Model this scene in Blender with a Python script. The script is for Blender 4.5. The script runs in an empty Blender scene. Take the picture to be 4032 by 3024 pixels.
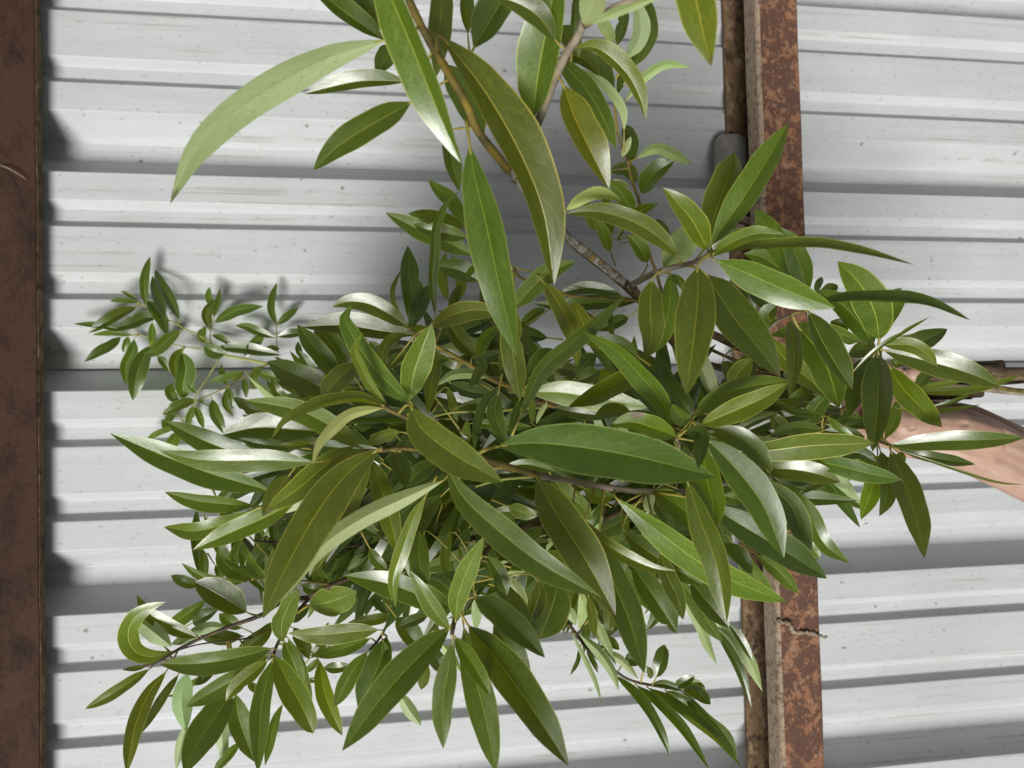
import bpy, math, random
from mathutils import Vector, Matrix
random.seed(7)
R = random.Random(11)
SC = bpy.context.scene
COL = SC.collection

# ------------------------------------------------------------------ camera
FPX, CX, CY = 3029.0, 2016.0, 1512.0          # focal length / centre in photo pixels
xw = Vector((1.0, -0.0125, 0.153)).normalized()       # along the ribs, in (right, down, forward)
dw = Vector((0.0275, 1.0, -0.034)); dw = (dw - xw * dw.dot(xw)).normalized()
yw = xw.cross(dw)                                      # into the wall
def c2w(v):                                            # camera axes -> world axes
    return Vector((v.dot(xw), v.dot(yw), -v.dot(dw)))
RIGHT, DOWN, FWD = c2w(Vector((1, 0, 0))), c2w(Vector((0, 1, 0))), c2w(Vector((0, 0, 1)))
CAM = -1.15 * FWD
cam_d = bpy.data.cameras.new('camera'); cam = bpy.data.objects.new('camera', cam_d); COL.objects.link(cam)
M = Matrix((RIGHT, -DOWN, -FWD)).transposed().to_4x4(); M.translation = CAM
cam.matrix_world = M
cam_d.sensor_width = 36.0; cam_d.lens = FPX / 4032 * 36
cam_d.clip_start = 0.02; cam_d.clip_end = 60
cam_d.dof.use_dof = True; cam_d.dof.focus_distance = 0.62; cam_d.dof.aperture_fstop = 11
SC.camera = cam

# ------------------------------------------------------------------ light
wd = bpy.data.worlds.new('World'); SC.world = wd; wd.use_nodes = True
bg = wd.node_tree.nodes['Background']; bg.inputs[0].default_value = (0.97, 0.985, 1.0, 1); bg.inputs[1].default_value = 0.18
sd = bpy.data.lights.new('daylight', 'SUN'); sd.energy = 4.2; sd.angle = math.radians(21); sd.color = (1.0, 0.985, 0.96)
sun = bpy.data.objects.new('daylight', sd); COL.objects.link(sun)
LDIR = Vector((-0.30, -1.0, -0.76)).normalized()       # towards the light
sun.rotation_euler = LDIR.to_track_quat('Z', 'Y').to_euler(); sun.location = LDIR * 4
SC.view_settings.view_transform = 'Standard'; SC.view_settings.look = 'None'
SC.view_settings.exposure = 0.12; SC.view_settings.gamma = 1.0; SC.view_settings.use_curve_mapping = False

# ------------------------------------------------------------------ helpers
def P(sx, sy, z):                                      # photo pixel + depth -> place in the world
    return CAM + z * (FWD + RIGHT * ((sx - CX) / FPX) + DOWN * ((sy - CY) / FPX))
def wall_hit(sx, sy, y=0.0):
    d = FWD + RIGHT * ((sx - CX) / FPX) + DOWN * ((sy - CY) / FPX)
    return CAM + d * ((y - CAM.y) / d.y)
T = dict(a=(600, 0), b=(1600, 0), c=(2400, 0), d=(1400, 700), e=(200, 900), f=(2300, 600), g=(1200, 1200), h=(2832, 1000),
         i=(300, 1500), j=(300, 2124), k=(1200, 2124), l=(2000, 1500), m=(2100, 2124), n=(2832, 1500), z=(3400, 1350))
def src(t, x, y):
    s = 0.4219 if t == 'z' else 0.54250
    return T[t][0] + x * s, T[t][1] + y * s
def new_obj(name, me, mat=None, parent=None):
    o = bpy.data.objects.new(name, me); COL.objects.link(o)
    if mat and me: me.materials.append(mat)
    if parent: o.parent = parent; o.matrix_parent_inverse = parent.matrix_world.inverted()
    return o
def mesh(name, v, f, smooth=True):
    me = bpy.data.meshes.new(name); me.from_pydata([tuple(q) for q in v], [], f); me.update()
    if smooth: me.polygons.foreach_set('use_smooth', [True] * len(me.polygons))
    return me
def empty(name, loc, label=None, cat=None, group=None, kind=None):
    o = bpy.data.objects.new(name, None); COL.objects.link(o); o.location = loc; o.empty_display_size = 0.02
    o.matrix_world = Matrix.Translation(loc)
    tag(o, label, cat, group, kind); return o
def tag(o, label=None, cat=None, group=None, kind=None):
    for k, val in (('label', label), ('category', cat), ('group', group), ('kind', kind)):
        if val: o[k] = val
def crom(pts, n):                                      # smooth curve through points, evenly spaced
    p = [pts[0] * 2 - pts[1]] + list(pts) + [pts[-1] * 2 - pts[-2]]
    d = []
    for i in range(1, len(p) - 2):
        for q in range(12):
            t = q / 12
            a, b, c, e = p[i - 1], p[i], p[i + 1], p[i + 2]
            d.append(0.5 * ((2 * b) + (c - a) * t + (2 * a - 5 * b + 4 * c - e) * t * t + (3 * b - a - 3 * c + e) * t ** 3))
    d.append(pts[-1].copy())
    L = [0.0]
    for i in range(1, len(d)): L.append(L[-1] + (d[i] - d[i - 1]).length)
    out = []; j = 0
    for i in range(n + 1):
        s = L[-1] * i / n
        while j < len(L) - 2 and L[j + 1] < s: j += 1
        t = (s - L[j]) / max(1e-9, L[j + 1] - L[j]); out.append(d[j].lerp(d[j + 1], t))
    return out, L[-1]
def tube(pts, r, seg=7, n=None, knob=0.0, cap=True):
    """tube through pts; r = list of radii at pts or a pair"""
    n = n or max(4, 5 * (len(pts) - 1))
    c, L = crom(pts, n)
    v = []; f = []
    up = Vector((0.3, 0.5, 0.8)).normalized(); last = None
    for i, q in enumerate(c):
        t = (c[min(i + 1, n)] - c[max(i - 1, 0)]).normalized()
        a = (up - t * up.dot(t)).normalized() if last is None else (last - t * last.dot(t)).normalized()
        last = a; b = t.cross(a)
        u = i / n * (len(r) - 1); k = min(int(u), len(r) - 2); rad = r[k] + (r[k + 1] - r[k]) * (u - k)
        if knob: rad *= 1 + knob * math.sin(i * 2.1 + len(pts)) * math.sin(i * 0.9) + knob * 0.5 * R.uniform(-1, 1)
        for s in range(seg):
            an = 2 * math.pi * s / seg; v.append(q + (a * math.cos(an) + b * math.sin(an)) * rad)
    for i in range(n):
        for s in range(seg):
            s2 = (s + 1) % seg; f.append((i * seg + s, i * seg + s2, (i + 1) * seg + s2, (i + 1) * seg + s))
    if cap: f.append(tuple(range(seg - 1, -1, -1))); f.append(tuple(n * seg + s for s in range(seg)))
    return v, f, c

# ------------------------------------------------------------------ materials
class NT:
    def __init__(self, name):
        self.m = bpy.data.materials.new(name); self.m.use_nodes = True
        self.t = self.m.node_tree; self.t.nodes.clear()
        self.out = self.t.nodes.new('ShaderNodeOutputMaterial')
    def n(self, typ, **kw):
        o = self.t.nodes.new('ShaderNode' + typ)
        for k, val in kw.items():
            if k.startswith('i_'): o.inputs[k[2:].replace('_', ' ')].default_value = val
            else: setattr(o, k, val)
        return o
    def l(self, a, b): self.t.links.new(a, b)
    def put(self, sock, val):
        if hasattr(val, 'is_linked'): self.l(val, sock)
        else: sock.default_value = val
    def math(self, op, a, b=0.0, c=None, clamp=False):
        o = self.n('Math', operation=op, use_clamp=clamp)
        self.put(o.inputs[0], a); self.put(o.inputs[1], b)
        if c is not None: self.put(o.inputs[2], c)
        return o.outputs[0]
    def mix(self, f, a, b, blend='MIX'):
        o = self.n('MixRGB', blend_type=blend); self.put(o.inputs[0], f)
        for k, val in ((1, a), (2, b)):
            if isinstance(val, tuple) and len(val) == 3: val = val + (1,)
            self.put(o.inputs[k], val)
        return o.outputs[0]
    def ramp(self, fac, stops):
        o = self.n('ValToRGB'); self.l(fac, o.inputs[0]); e = o.color_ramp.elements
        while len(e) < len(stops): e.new(0.5)
        for k, (p, c) in enumerate(stops):
            e[k].position = p; e[k].color = (c if isinstance(c, tuple) else (c, c, c)) + (1,)
        return o.outputs[0]
    def noise(self, vec, scale, detail=4, rough=0.55, dist=0.0):
        o = self.n('TexNoise'); o.inputs['Scale'].default_value = scale; o.inputs['Detail'].default_value = detail
        o.inputs['Roughness'].default_value = rough; o.inputs['Distortion'].default_value = dist
        if vec is not None: self.l(vec, o.inputs['Vector'])
        return o.outputs['Fac']
    def map(self, vec, scale, loc=(0, 0, 0)):
        o = self.n('Mapping'); o.inputs['Scale'].default_value = scale; o.inputs['Location'].default_value = loc
        self.l(vec, o.inputs['Vector']); return o.outputs[0]
    def done(self, sh): self.l(sh, self.out.inputs[0]); return self.m

def step(N, x, lo, hi):                                 # smooth 0..1 between lo and hi
    o = N.n('MapRange', interpolation_type='SMOOTHSTEP'); N.put(o.inputs[0], x)
    o.inputs[1].default_value = lo; o.inputs[2].default_value = hi; return o.outputs[0]

def leaf_material(name='leaf', blemish=False):
    N = NT(name); uv = N.n('UVMap').outputs[0]; sep = N.n('SeparateXYZ'); N.l(uv, sep.inputs[0])
    u, v = sep.outputs[0], sep.outputs[1]
    info = N.n('ObjectInfo'); tint = info.outputs['Color']; rnd = info.outputs['Random']
    av = N.math('ABSOLUTE', N.math('SUBTRACT', v, 0.5))               # 0 midrib .. 0.5 margin
    off = N.n('CombineXYZ'); N.l(N.math('MULTIPLY', rnd, 37.0), off.inputs[0]); N.l(N.math('MULTIPLY', rnd, 11.0), off.inputs[1])
    va = N.n('VectorMath', operation='ADD'); N.l(uv, va.inputs[0]); N.l(off.outputs[0], va.inputs[1]); uvr = va.outputs[0]
    blot = N.noise(N.map(uvr, (5, 2.2, 1)), 1.3, 4)
    mid = N.math('SUBTRACT', 1.0, step(N, N.math('ADD', av, N.math('MULTIPLY', u, 0.006)), 0.009, 0.021))
    edge = step(N, av, 0.462, 0.482)
    # side veins sweeping towards the tip
    q = N.math('ADD', N.math('SUBTRACT', N.math('MULTIPLY', u, 10.0), N.math('MULTIPLY', av, 3.6)), N.math('MULTIPLY', N.noise(N.map(uvr, (4, 4, 1)), 1.0, 2), 1.1))
    q = N.math('ADD', q, N.math('MULTIPLY', N.math('GREATER_THAN', v, 0.5), 0.45))
    dq = N.math('ABSOLUTE', N.math('SUBTRACT', N.math('FRACT', q), 0.5))
    vein = N.math('MULTIPLY', N.math('SUBTRACT', 1.0, step(N, dq, 0.0, 0.05)), N.math('SUBTRACT', 1.0, step(N, av, 0.3, 0.47)))
    vo = N.n('TexVoronoi', feature='DISTANCE_TO_EDGE'); N.l(N.map(uvr, (26, 8, 1)), vo.inputs['Vector']); vo.inputs['Scale'].default_value = 1.0
    net = N.math('SUBTRACT', 1.0, step(N, vo.outputs['Distance'], 0.0, 0.09))
    patch = step(N, N.noise(N.map(uvr, (2, 2, 1)), 1.0, 2), 0.4, 0.62)
    net = N.math('MULTIPLY', net, patch)
    top = N.mix(blot, (0.028, 0.050, 0.002), (0.064, 0.099, 0.006))
    top = N.mix(N.math('MULTIPLY', net, 0.36), top, (0.13, 0.175, 0.016))
    top = N.mix(N.math('MULTIPLY', vein, 0.34), top, (0.16, 0.20, 0.04))
    top = N.mix(N.math('MULTIPLY', N.math('MAXIMUM', mid, N.math('MULTIPLY', edge, 0.8)), N.math('ADD', 0.34, N.math('MULTIPLY', N.math('FRACT', N.math('MULTIPLY', rnd, 3.7)), 0.36))), top, (0.44, 0.44, 0.09))
    und = N.mix(blot, (0.30, 0.385, 0.145), (0.42, 0.50, 0.25))
    und = N.mix(N.math('MULTIPLY', net, 0.5), und, (0.19, 0.25, 0.09))
    und = N.mix(N.math('MULTIPLY', vein, 0.5), und, (0.14, 0.19, 0.06))
    und = N.mix(N.math('MULTIPLY', mid, 0.6), und, (0.42, 0.42, 0.13))
    back = N.n('NewGeometry').outputs['Backfacing']
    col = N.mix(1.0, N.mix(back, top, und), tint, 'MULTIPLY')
    tipn = N.math('ADD', u, N.math('MULTIPLY', N.math('SUBTRACT', blot, 0.5), 0.16))
    tipm = N.math('MULTIPLY', step(N, tipn, 0.93, 0.96), N.math('GREATER_THAN', N.math('FRACT', N.math('MULTIPLY', rnd, 7.31)), 0.62))
    col = N.mix(N.math('MULTIPLY', tipm, 0.7), col, (0.075, 0.045, 0.018))
    dust = step(N, N.noise(N.map(uvr, (9, 5, 1)), 1.0, 5, 0.7), 0.50, 0.78)
    col = N.mix(N.math('MULTIPLY', dust, 0.05), col, (0.34, 0.36, 0.27))
    spot = step(N, N.noise(N.map(uvr, (22, 7, 1)), 1.0, 2), 0.69, 0.73)
    col = N.mix(N.math('MULTIPLY', spot, 0.45), col, (0.06, 0.045, 0.015))
    if blemish:                                         # one dead brown corner
        du = N.math('SUBTRACT', u, 0.66); dv = N.math('SUBTRACT', v, 0.13)
        rr = N.math('ADD', N.math('MULTIPLY', N.math('ABSOLUTE', du), 1.0), N.math('MULTIPLY', N.math('ABSOLUTE', dv), 0.42))
        col = N.mix(N.math('SUBTRACT', 1.0, step(N, N.math('ADD', rr, N.math('MULTIPLY', blot, 0.03)), 0.10, 0.115)), col, (0.09, 0.028, 0.016))
    # leathery sheen, uneven wax
    bs = N.n('BsdfPrincipled'); N.l(col, bs.inputs['Base Color'])
    ro = N.math('ADD', N.math('MULTIPLY', blot, 0.20), 0.24)
    N.l(N.math('ADD', ro, N.math('MULTIPLY', back, 0.2)), bs.inputs['Roughness'])
    bs.inputs['Specular IOR Level'].default_value = 1.0
    bump = N.n('Bump'); bump.inputs['Strength'].default_value = 0.15; bump.inputs['Distance'].default_value = 0.0012
    hgt = N.math('SUBTRACT', N.math('MULTIPLY', blot, 0.9), N.math('ADD', N.math('MULTIPLY', vein, 0.09), N.math('ADD', N.math('MULTIPLY', mid, 0.9), N.math('MULTIPLY', net, 0.05))))
    N.l(hgt, bump.inputs['Height']); N.l(bump.outputs[0], bs.inputs['Normal'])
    tr = N.n('BsdfTranslucent')
    tcol = N.mix(N.math('MULTIPLY', N.math('MAXIMUM', mid, N.math('MAXIMUM', N.math('MULTIPLY', net, 0.35), N.math('MULTIPLY', vein, 0.4))), 0.8), (0.38, 0.50, 0.008), (0.70, 0.70, 0.07))
    N.l(N.mix(1.0, tcol, tint, 'MULTIPLY'), tr.inputs[0])
    ms = N.n('MixShader'); ms.inputs[0].default_value = 0.27
    N.l(bs.outputs[0], ms.inputs[1]); N.l(tr.outputs[0], ms.inputs[2])
    return N.done(ms.outputs[0])
LEAF = leaf_material(); LEAF_SPOT = leaf_material('blemished_leaf', True)

def simple_mat(name, cols, scale, rough=0.7, bump=0.3, bdist=0.002, detail=5, stretch=(1, 1, 1), spec=0.4):
    N = NT(name); co = N.map(N.n('TexCoord').outputs['Object'], stretch)
    f = N.noise(co, scale, detail, 0.6)
    k = len(cols); c = N.ramp(f, [(0.32 + 0.36 * i / max(1, k - 1), cols[i]) for i in range(k)])
    bs = N.n('BsdfPrincipled'); N.l(c, bs.inputs['Base Color']); bs.inputs['Roughness'].default_value = rough
    bs.inputs['Specular IOR Level'].default_value = spec
    b = N.n('Bump'); b.inputs['Strength'].default_value = bump; b.inputs['Distance'].default_value = bdist
    N.l(N.noise(co, scale * 2.3, 3), b.inputs['Height']); N.l(b.outputs[0], bs.inputs['Normal'])
    return N.done(bs.outputs[0])
PETIOLE = simple_mat('petiole', [(0.22, 0.17, 0.03), (0.34, 0.30, 0.06)], 60, 0.5, 0.1)
STEM_GREEN = simple_mat('green_stem', [(0.19, 0.19, 0.035), (0.30, 0.31, 0.07)], 70, 0.55, 0.2)
STEM_OLIVE = simple_mat('olive_bark', [(0.035, 0.028, 0.014), (0.13, 0.10, 0.02), (0.24, 0.17, 0.02)], 55, 0.7, 0.5)
STEM_GREY = simple_mat('grey_bark', [(0.13, 0.10, 0.075), (0.22, 0.18, 0.13), (0.30, 0.25, 0.17)], 70, 0.8, 0.4)
STEM_DARK = simple_mat('dark_bark', [(0.012, 0.009, 0.007), (0.045, 0.03, 0.018), (0.10, 0.07, 0.03)], 60, 0.7, 0.5)
STEM_BROWN = simple_mat('brown_bark', [(0.03, 0.02, 0.012), (0.09, 0.06, 0.03), (0.17, 0.12, 0.05)], 70, 0.75, 0.6)
LICHEN = simple_mat('lichen_bark', [(0.02, 0.016, 0.013), (0.30, 0.28, 0.25), (0.08, 0.06, 0.05), (0.42, 0.27, 0.02)], 120, 0.9, 0.9)

def wall_material():
    N = NT('painted_steel'); co = N.n('TexCoord').outputs['Object']
    streak = N.noise(N.map(co, (3.0, 30, 60)), 1.0, 6, 0.65)
    cloud = N.noise(co, 5.0, 5, 0.6)
    grain = N.noise(N.map(co, (70, 160, 220)), 1.0, 4, 0.7)
    c = N.mix(streak, (0.385, 0.40, 0.405), (0.57, 0.582, 0.584))
    c = N.mix(N.math('MULTIPLY', step(N, cloud, 0.35, 0.70), 0.40), c, (0.39, 0.40, 0.39))
    c = N.mix(N.math('MULTIPLY', step(N, grain, 0.53, 0.75), 0.5), c, (0.33, 0.325, 0.30))
    sxz = N.n('SeparateXYZ'); N.l(co, sxz.inputs[0]); cxz = N.n('CombineXYZ'); N.l(sxz.outputs[0], cxz.inputs[0]); N.l(N.math('MULTIPLY', sxz.outputs[2], 1.25), cxz.inputs[1])
    sp = N.n('TexVoronoi', voronoi_dimensions='2D'); N.l(cxz.outputs[0], sp.inputs['Vector']); sp.inputs['Scale'].default_value = 17
    sp.inputs['Randomness'].default_value = 1.0
    keep = N.n('SeparateColor'); N.l(sp.outputs['Color'], keep.inputs[0])
    wob = N.math('MULTIPLY', N.noise(co, 160, 3, 0.7), 0.16)
    spot = N.math('MULTIPLY', N.math('SUBTRACT', 1.0, step(N, N.math('ADD', N.math('ADD', sp.outputs['Distance'], wob), N.math('MULTIPLY', keep.outputs[1], 0.07)), 0.11, 0.16)), N.math('GREATER_THAN', keep.outputs[0], 0.80))
    c = N.mix(N.math('MULTIPLY', spot, 0.62), c, (0.10, 0.075, 0.06))
    line = N.noise(N.map(co, (1.6, 25, 150)), 1.0, 3, 0.6); brk = N.noise(N.map(co, (9, 9, 9)), 1.0, 4, 0.6)
    c = N.mix(N.math('MULTIPLY', N.math('MULTIPLY', step(N, line, 0.57, 0.68), step(N, brk, 0.40, 0.6)), 0.5), c, (0.27, 0.235, 0.19))
    fine = N.n('TexVoronoi', voronoi_dimensions='2D'); N.l(N.map(cxz.outputs[0], (0.8, 1.2, 1), (3, 7, 0)), fine.inputs['Vector']); fine.inputs['Scale'].default_value = 48
    kf = N.n('SeparateColor'); N.l(fine.outputs['Color'], kf.inputs[0])
    fs = N.math('MULTIPLY', N.math('SUBTRACT', 1.0, step(N, N.math('ADD', fine.outputs['Distance'], wob), 0.12, 0.20)), N.math('GREATER_THAN', kf.outputs[0], 0.80))
    c = N.mix(N.math('MULTIPLY', fs, 0.5), c, (0.20, 0.18, 0.155))
    bs = N.n('BsdfPrincipled'); N.l(c, bs.inputs['Base Color']); bs.inputs['Specular IOR Level'].default_value = 0.35
    N.l(N.math('ADD', N.math('MULTIPLY', cloud, 0.2), 0.42), bs.inputs['Roughness'])
    b = N.n('Bump'); b.inputs['Strength'].default_value = 0.25; b.inputs['Distance'].default_value = 0.002
    N.l(N.math('ADD', N.noise(N.map(co, (5, 14, 14)), 1.0, 3), N.math('MULTIPLY', grain, 0.12)), b.inputs['Height']); N.l(b.outputs[0], bs.inputs['Normal'])
    return N.done(bs.outputs[0])
WALL = wall_material()

def rust(name, base, dark, lo, hi, scale, extra=None, speck=0.5, stretch=(1, 1, 1), gs=None, fleck=0.0):
    N = NT(name); co = N.map(N.n('TexCoord').outputs['Object'], stretch)
    a = N.noise(co, scale, 8, 0.76, 0.3); g = N.noise(co, gs or scale * 7, 4, 0.7); big = N.noise(co, scale * 0.3, 3)
    c = N.mix(big, base, tuple(q * 0.62 for q in base))
    if extra: c = N.mix(step(N, N.noise(co, scale * 1.7, 4, 0.6), 0.52, 0.66), c, extra)
    m = step(N, N.math('ADD', a, N.math('MULTIPLY', N.math('SUBTRACT', g, 0.5), 0.25)), lo, hi)
    c = N.mix(N.math('MULTIPLY', m, 0.93), c, N.mix(g, dark, tuple(q * 2.2 for q in dark)))
    c = N.mix(N.math('MULTIPLY', step(N, g, 0.58, 0.72), speck), c, dark)
    fl = N.noise(co, (gs or scale * 7) * 0.55, 5, 0.75)
    c = N.mix(N.math('MULTIPLY', step(N, fl, 0.56, 0.62), fleck), c, N.mix(g, base, extra or base))
    bs = N.n('BsdfPrincipled'); N.l(c, bs.inputs['Base Color']); bs.inputs['Roughness'].default_value = 0.82; bs.inputs['Specular IOR Level'].default_value = 0.25
    b = N.n('Bump'); b.inputs['Strength'].default_value = 0.7; b.inputs['Distance'].default_value = 0.0015
    N.l(N.math('ADD', N.math('MULTIPLY', m, 0.6), g), b.inputs['Height']); N.l(b.outputs[0], bs.inputs['Normal'])
    return N.done(bs.outputs[0])
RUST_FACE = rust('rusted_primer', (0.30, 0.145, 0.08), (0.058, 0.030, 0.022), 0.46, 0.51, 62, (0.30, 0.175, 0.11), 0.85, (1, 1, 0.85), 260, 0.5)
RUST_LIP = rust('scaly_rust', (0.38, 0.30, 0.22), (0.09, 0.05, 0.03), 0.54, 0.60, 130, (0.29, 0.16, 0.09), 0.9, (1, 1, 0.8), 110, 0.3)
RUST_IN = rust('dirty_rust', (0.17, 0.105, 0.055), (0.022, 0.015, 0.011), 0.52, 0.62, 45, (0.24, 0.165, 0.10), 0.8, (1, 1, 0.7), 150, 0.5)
RUST_DARK = rust('dark_primer', (0.062, 0.029, 0.017), (0.008, 0.005, 0.004), 0.45, 0.72, 22, (0.040, 0.019, 0.012), 0.55, (1, 1, 0.6), 200)
TAN = simple_mat('dusty_web', [(0.20, 0.15, 0.10), (0.36, 0.28, 0.20)], 200, 0.95, 0.8)
GALV = simple_mat('zinc_plate', [(0.10, 0.09, 0.08), (0.24, 0.23, 0.22)], 40, 0.6, 0.3)

# ------------------------------------------------------------------ the wall: two lapped ribbed sheets
wall = empty('wall', Vector((0, 0, 0)), 'pale grey ribbed sheet metal wall behind the branches', 'wall', None, 'structure')
Z0 = wall_hit(600, 1414).z                             # middle of the groove at the lap
PITCH, OPEN, BOT, DEEP = 0.305, 0.087, 0.027, 0.046
MO, MB, MD = 0.037, 0.0175, 0.0115
def rib_profile(zlo, zhi, dy=0.0, cut=None):
    pts = []
    k0 = int((zlo - Z0) / PITCH) - 2
    for k in range(k0, k0 + 12):
        c = Z0 + k * PITCH
        for o, y in ((-OPEN / 2, 0), (-BOT / 2, DEEP), (BOT / 2, DEEP), (OPEN / 2, 0)): pts.append((c + o, y))
        for q in (1, 2):
            m = c + q * PITCH / 3
            for o, y in ((-MO / 2, 0), (-MB / 2, MD), (MB / 2, MD), (MO / 2, 0)): pts.append((m + o, y))
    pts = [p for p in pts if zlo < p[0] < zhi]
    return [(z, y + dy) for z, y in pts]
def round_profile(pr, r=0.0012):
    out = [pr[0]]
    for i in range(1, len(pr) - 1):
        a, b, c = Vector(pr[i - 1]), Vector(pr[i]), Vector(pr[i + 1])
        p, q = b + (a - b).normalized() * r, b + (c - b).normalized() * r
        out += [tuple(p), tuple(b * 0.5 + (p + q) * 0.25), tuple(q)]
    return out + [pr[-1]]
def sheet(pr, x0=-1.15, x1=1.5, nx=14):
    v = []; f = []; pr = round_profile(pr); n = len(pr)
    for i in range(nx + 1):
        x = x0 + (x1 - x0) * i / nx
        for j, (z, y) in enumerate(pr):
            v.append((x, y + 0.0012 * math.sin(x * 5 + z * 9) + 0.0008 * math.sin(x * 13 + z * 4), z))
    for i in range(nx):
        for j in range(n - 1):
            f.append((i * n + j, (i + 1) * n + j, (i + 1) * n + j + 1, i * n + j + 1))
    me = mesh('panel', v, f)
    me.polygons.foreach_set('use_smooth', [False] * len(me.polygons))
    return me
lap = Z0 - BOT / 2 + 0.0035                             # the sheets lap at the foot of this groove
up_pr = [(lap, DEEP)] + rib_profile(lap + 0.001, 1.2)
k_ = (0.008) * (OPEN - BOT) / 2 / DEEP
lo_pr = rib_profile(-1.3, Z0 - BOT / 2 - 0.002) + [(Z0 - BOT / 2 + k_, DEEP + 0.008), (Z0 + 0.012, DEEP + 0.008)]
pa = new_obj('panel', sheet(up_pr), WALL, wall)
pb = new_obj('panel', sheet(lo_pr), WALL, wall)

# ------------------------------------------------------------------ steel girts
def extrude_strip(prof, z0, z1, thick, x_of, nz=40):
    """prof: polyline (x,y); a thin bent plate running along Z, x shifted by x_of(z)"""
    n = len(prof); off = []
    for i in range(n):
        a = Vector(prof[max(i - 1, 0)]); b = Vector(prof[min(i + 1, n - 1)])
        t = (b - a).normalized(); off.append(Vector((-t.y, t.x)) * thick)
    ring = [Vector(p) for p in prof] + [Vector(prof[i]) + off[i] for i in range(n - 1, -1, -1)]
    m = len(ring); v = []; f = []
    for k in range(nz + 1):
        z = z0 + (z1 - z0) * k / nz
        for q in ring: v.append((q.x + x_of(z), q.y + 0.0006 * math.sin(z * 31 + q.x * 90), z))
    for k in range(nz):
        for s in range(m):
            s2 = (s + 1) % m; f.append((k * m + s, k * m + s2, (k + 1) * m + s2, (k + 1) * m + s))
    return v, f
# right girt: channel open to the left; the visible edges give its place
xr_t, xr_b = wall_hit(2835, 60), wall_hit(2930, 2960)
def xr(z): return xr_t.x + (xr_b.x - xr_t.x) * (z - xr_t.z) / (xr_b.z - xr_t.z)
girt = empty('steel_girt', Vector((xr(0), 0, 0)), 'rusty orange and brown steel girt between the hand and the leaves', 'girt', 'steel girts')
D, LIP, FL = 0.118, 0.036, 0.0655
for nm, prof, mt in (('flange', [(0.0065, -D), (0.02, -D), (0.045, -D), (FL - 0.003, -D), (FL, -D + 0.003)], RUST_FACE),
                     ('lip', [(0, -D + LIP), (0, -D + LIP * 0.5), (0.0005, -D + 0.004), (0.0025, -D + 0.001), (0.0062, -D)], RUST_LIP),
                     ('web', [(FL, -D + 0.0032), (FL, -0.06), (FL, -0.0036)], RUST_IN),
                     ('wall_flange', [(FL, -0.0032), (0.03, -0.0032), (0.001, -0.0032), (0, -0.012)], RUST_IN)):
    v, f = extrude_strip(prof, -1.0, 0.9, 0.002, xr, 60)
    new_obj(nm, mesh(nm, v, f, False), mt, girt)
# left girt: flat channel close to the sheet, only its edge in view
xl_t, xl_b = wall_hit(137, 30, -0.030), wall_hit(159, 3000, -0.030)
def xl(z): return xl_t.x + (xl_b.x - xl_t.x) * (z - xl_t.z) / (xl_b.z - xl_t.z)
girt2 = empty('steel_girt', Vector((xl(0), 0, 0)), 'dark red-brown steel girt at the left edge of the wall', 'girt', 'steel girts')
v, f = extrude_strip([(-0.2, -0.030), (-0.1, -0.030), (-0.06, -0.030), (-0.03, -0.0305), (-0.004, -0.030), (-0.0012, -0.0295)], -1.0, 0.9, 0.002, xl, 60)
new_obj('face', mesh('face', v, f, False), RUST_DARK, girt2)
v, f = extrude_strip([(0, -0.0275), (0, -0.02), (0, -0.012)], -1.0, 0.9, 0.002, xl, 60)
new_obj('edge', mesh('edge', v, f, False), RUST_IN, girt2)

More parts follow.
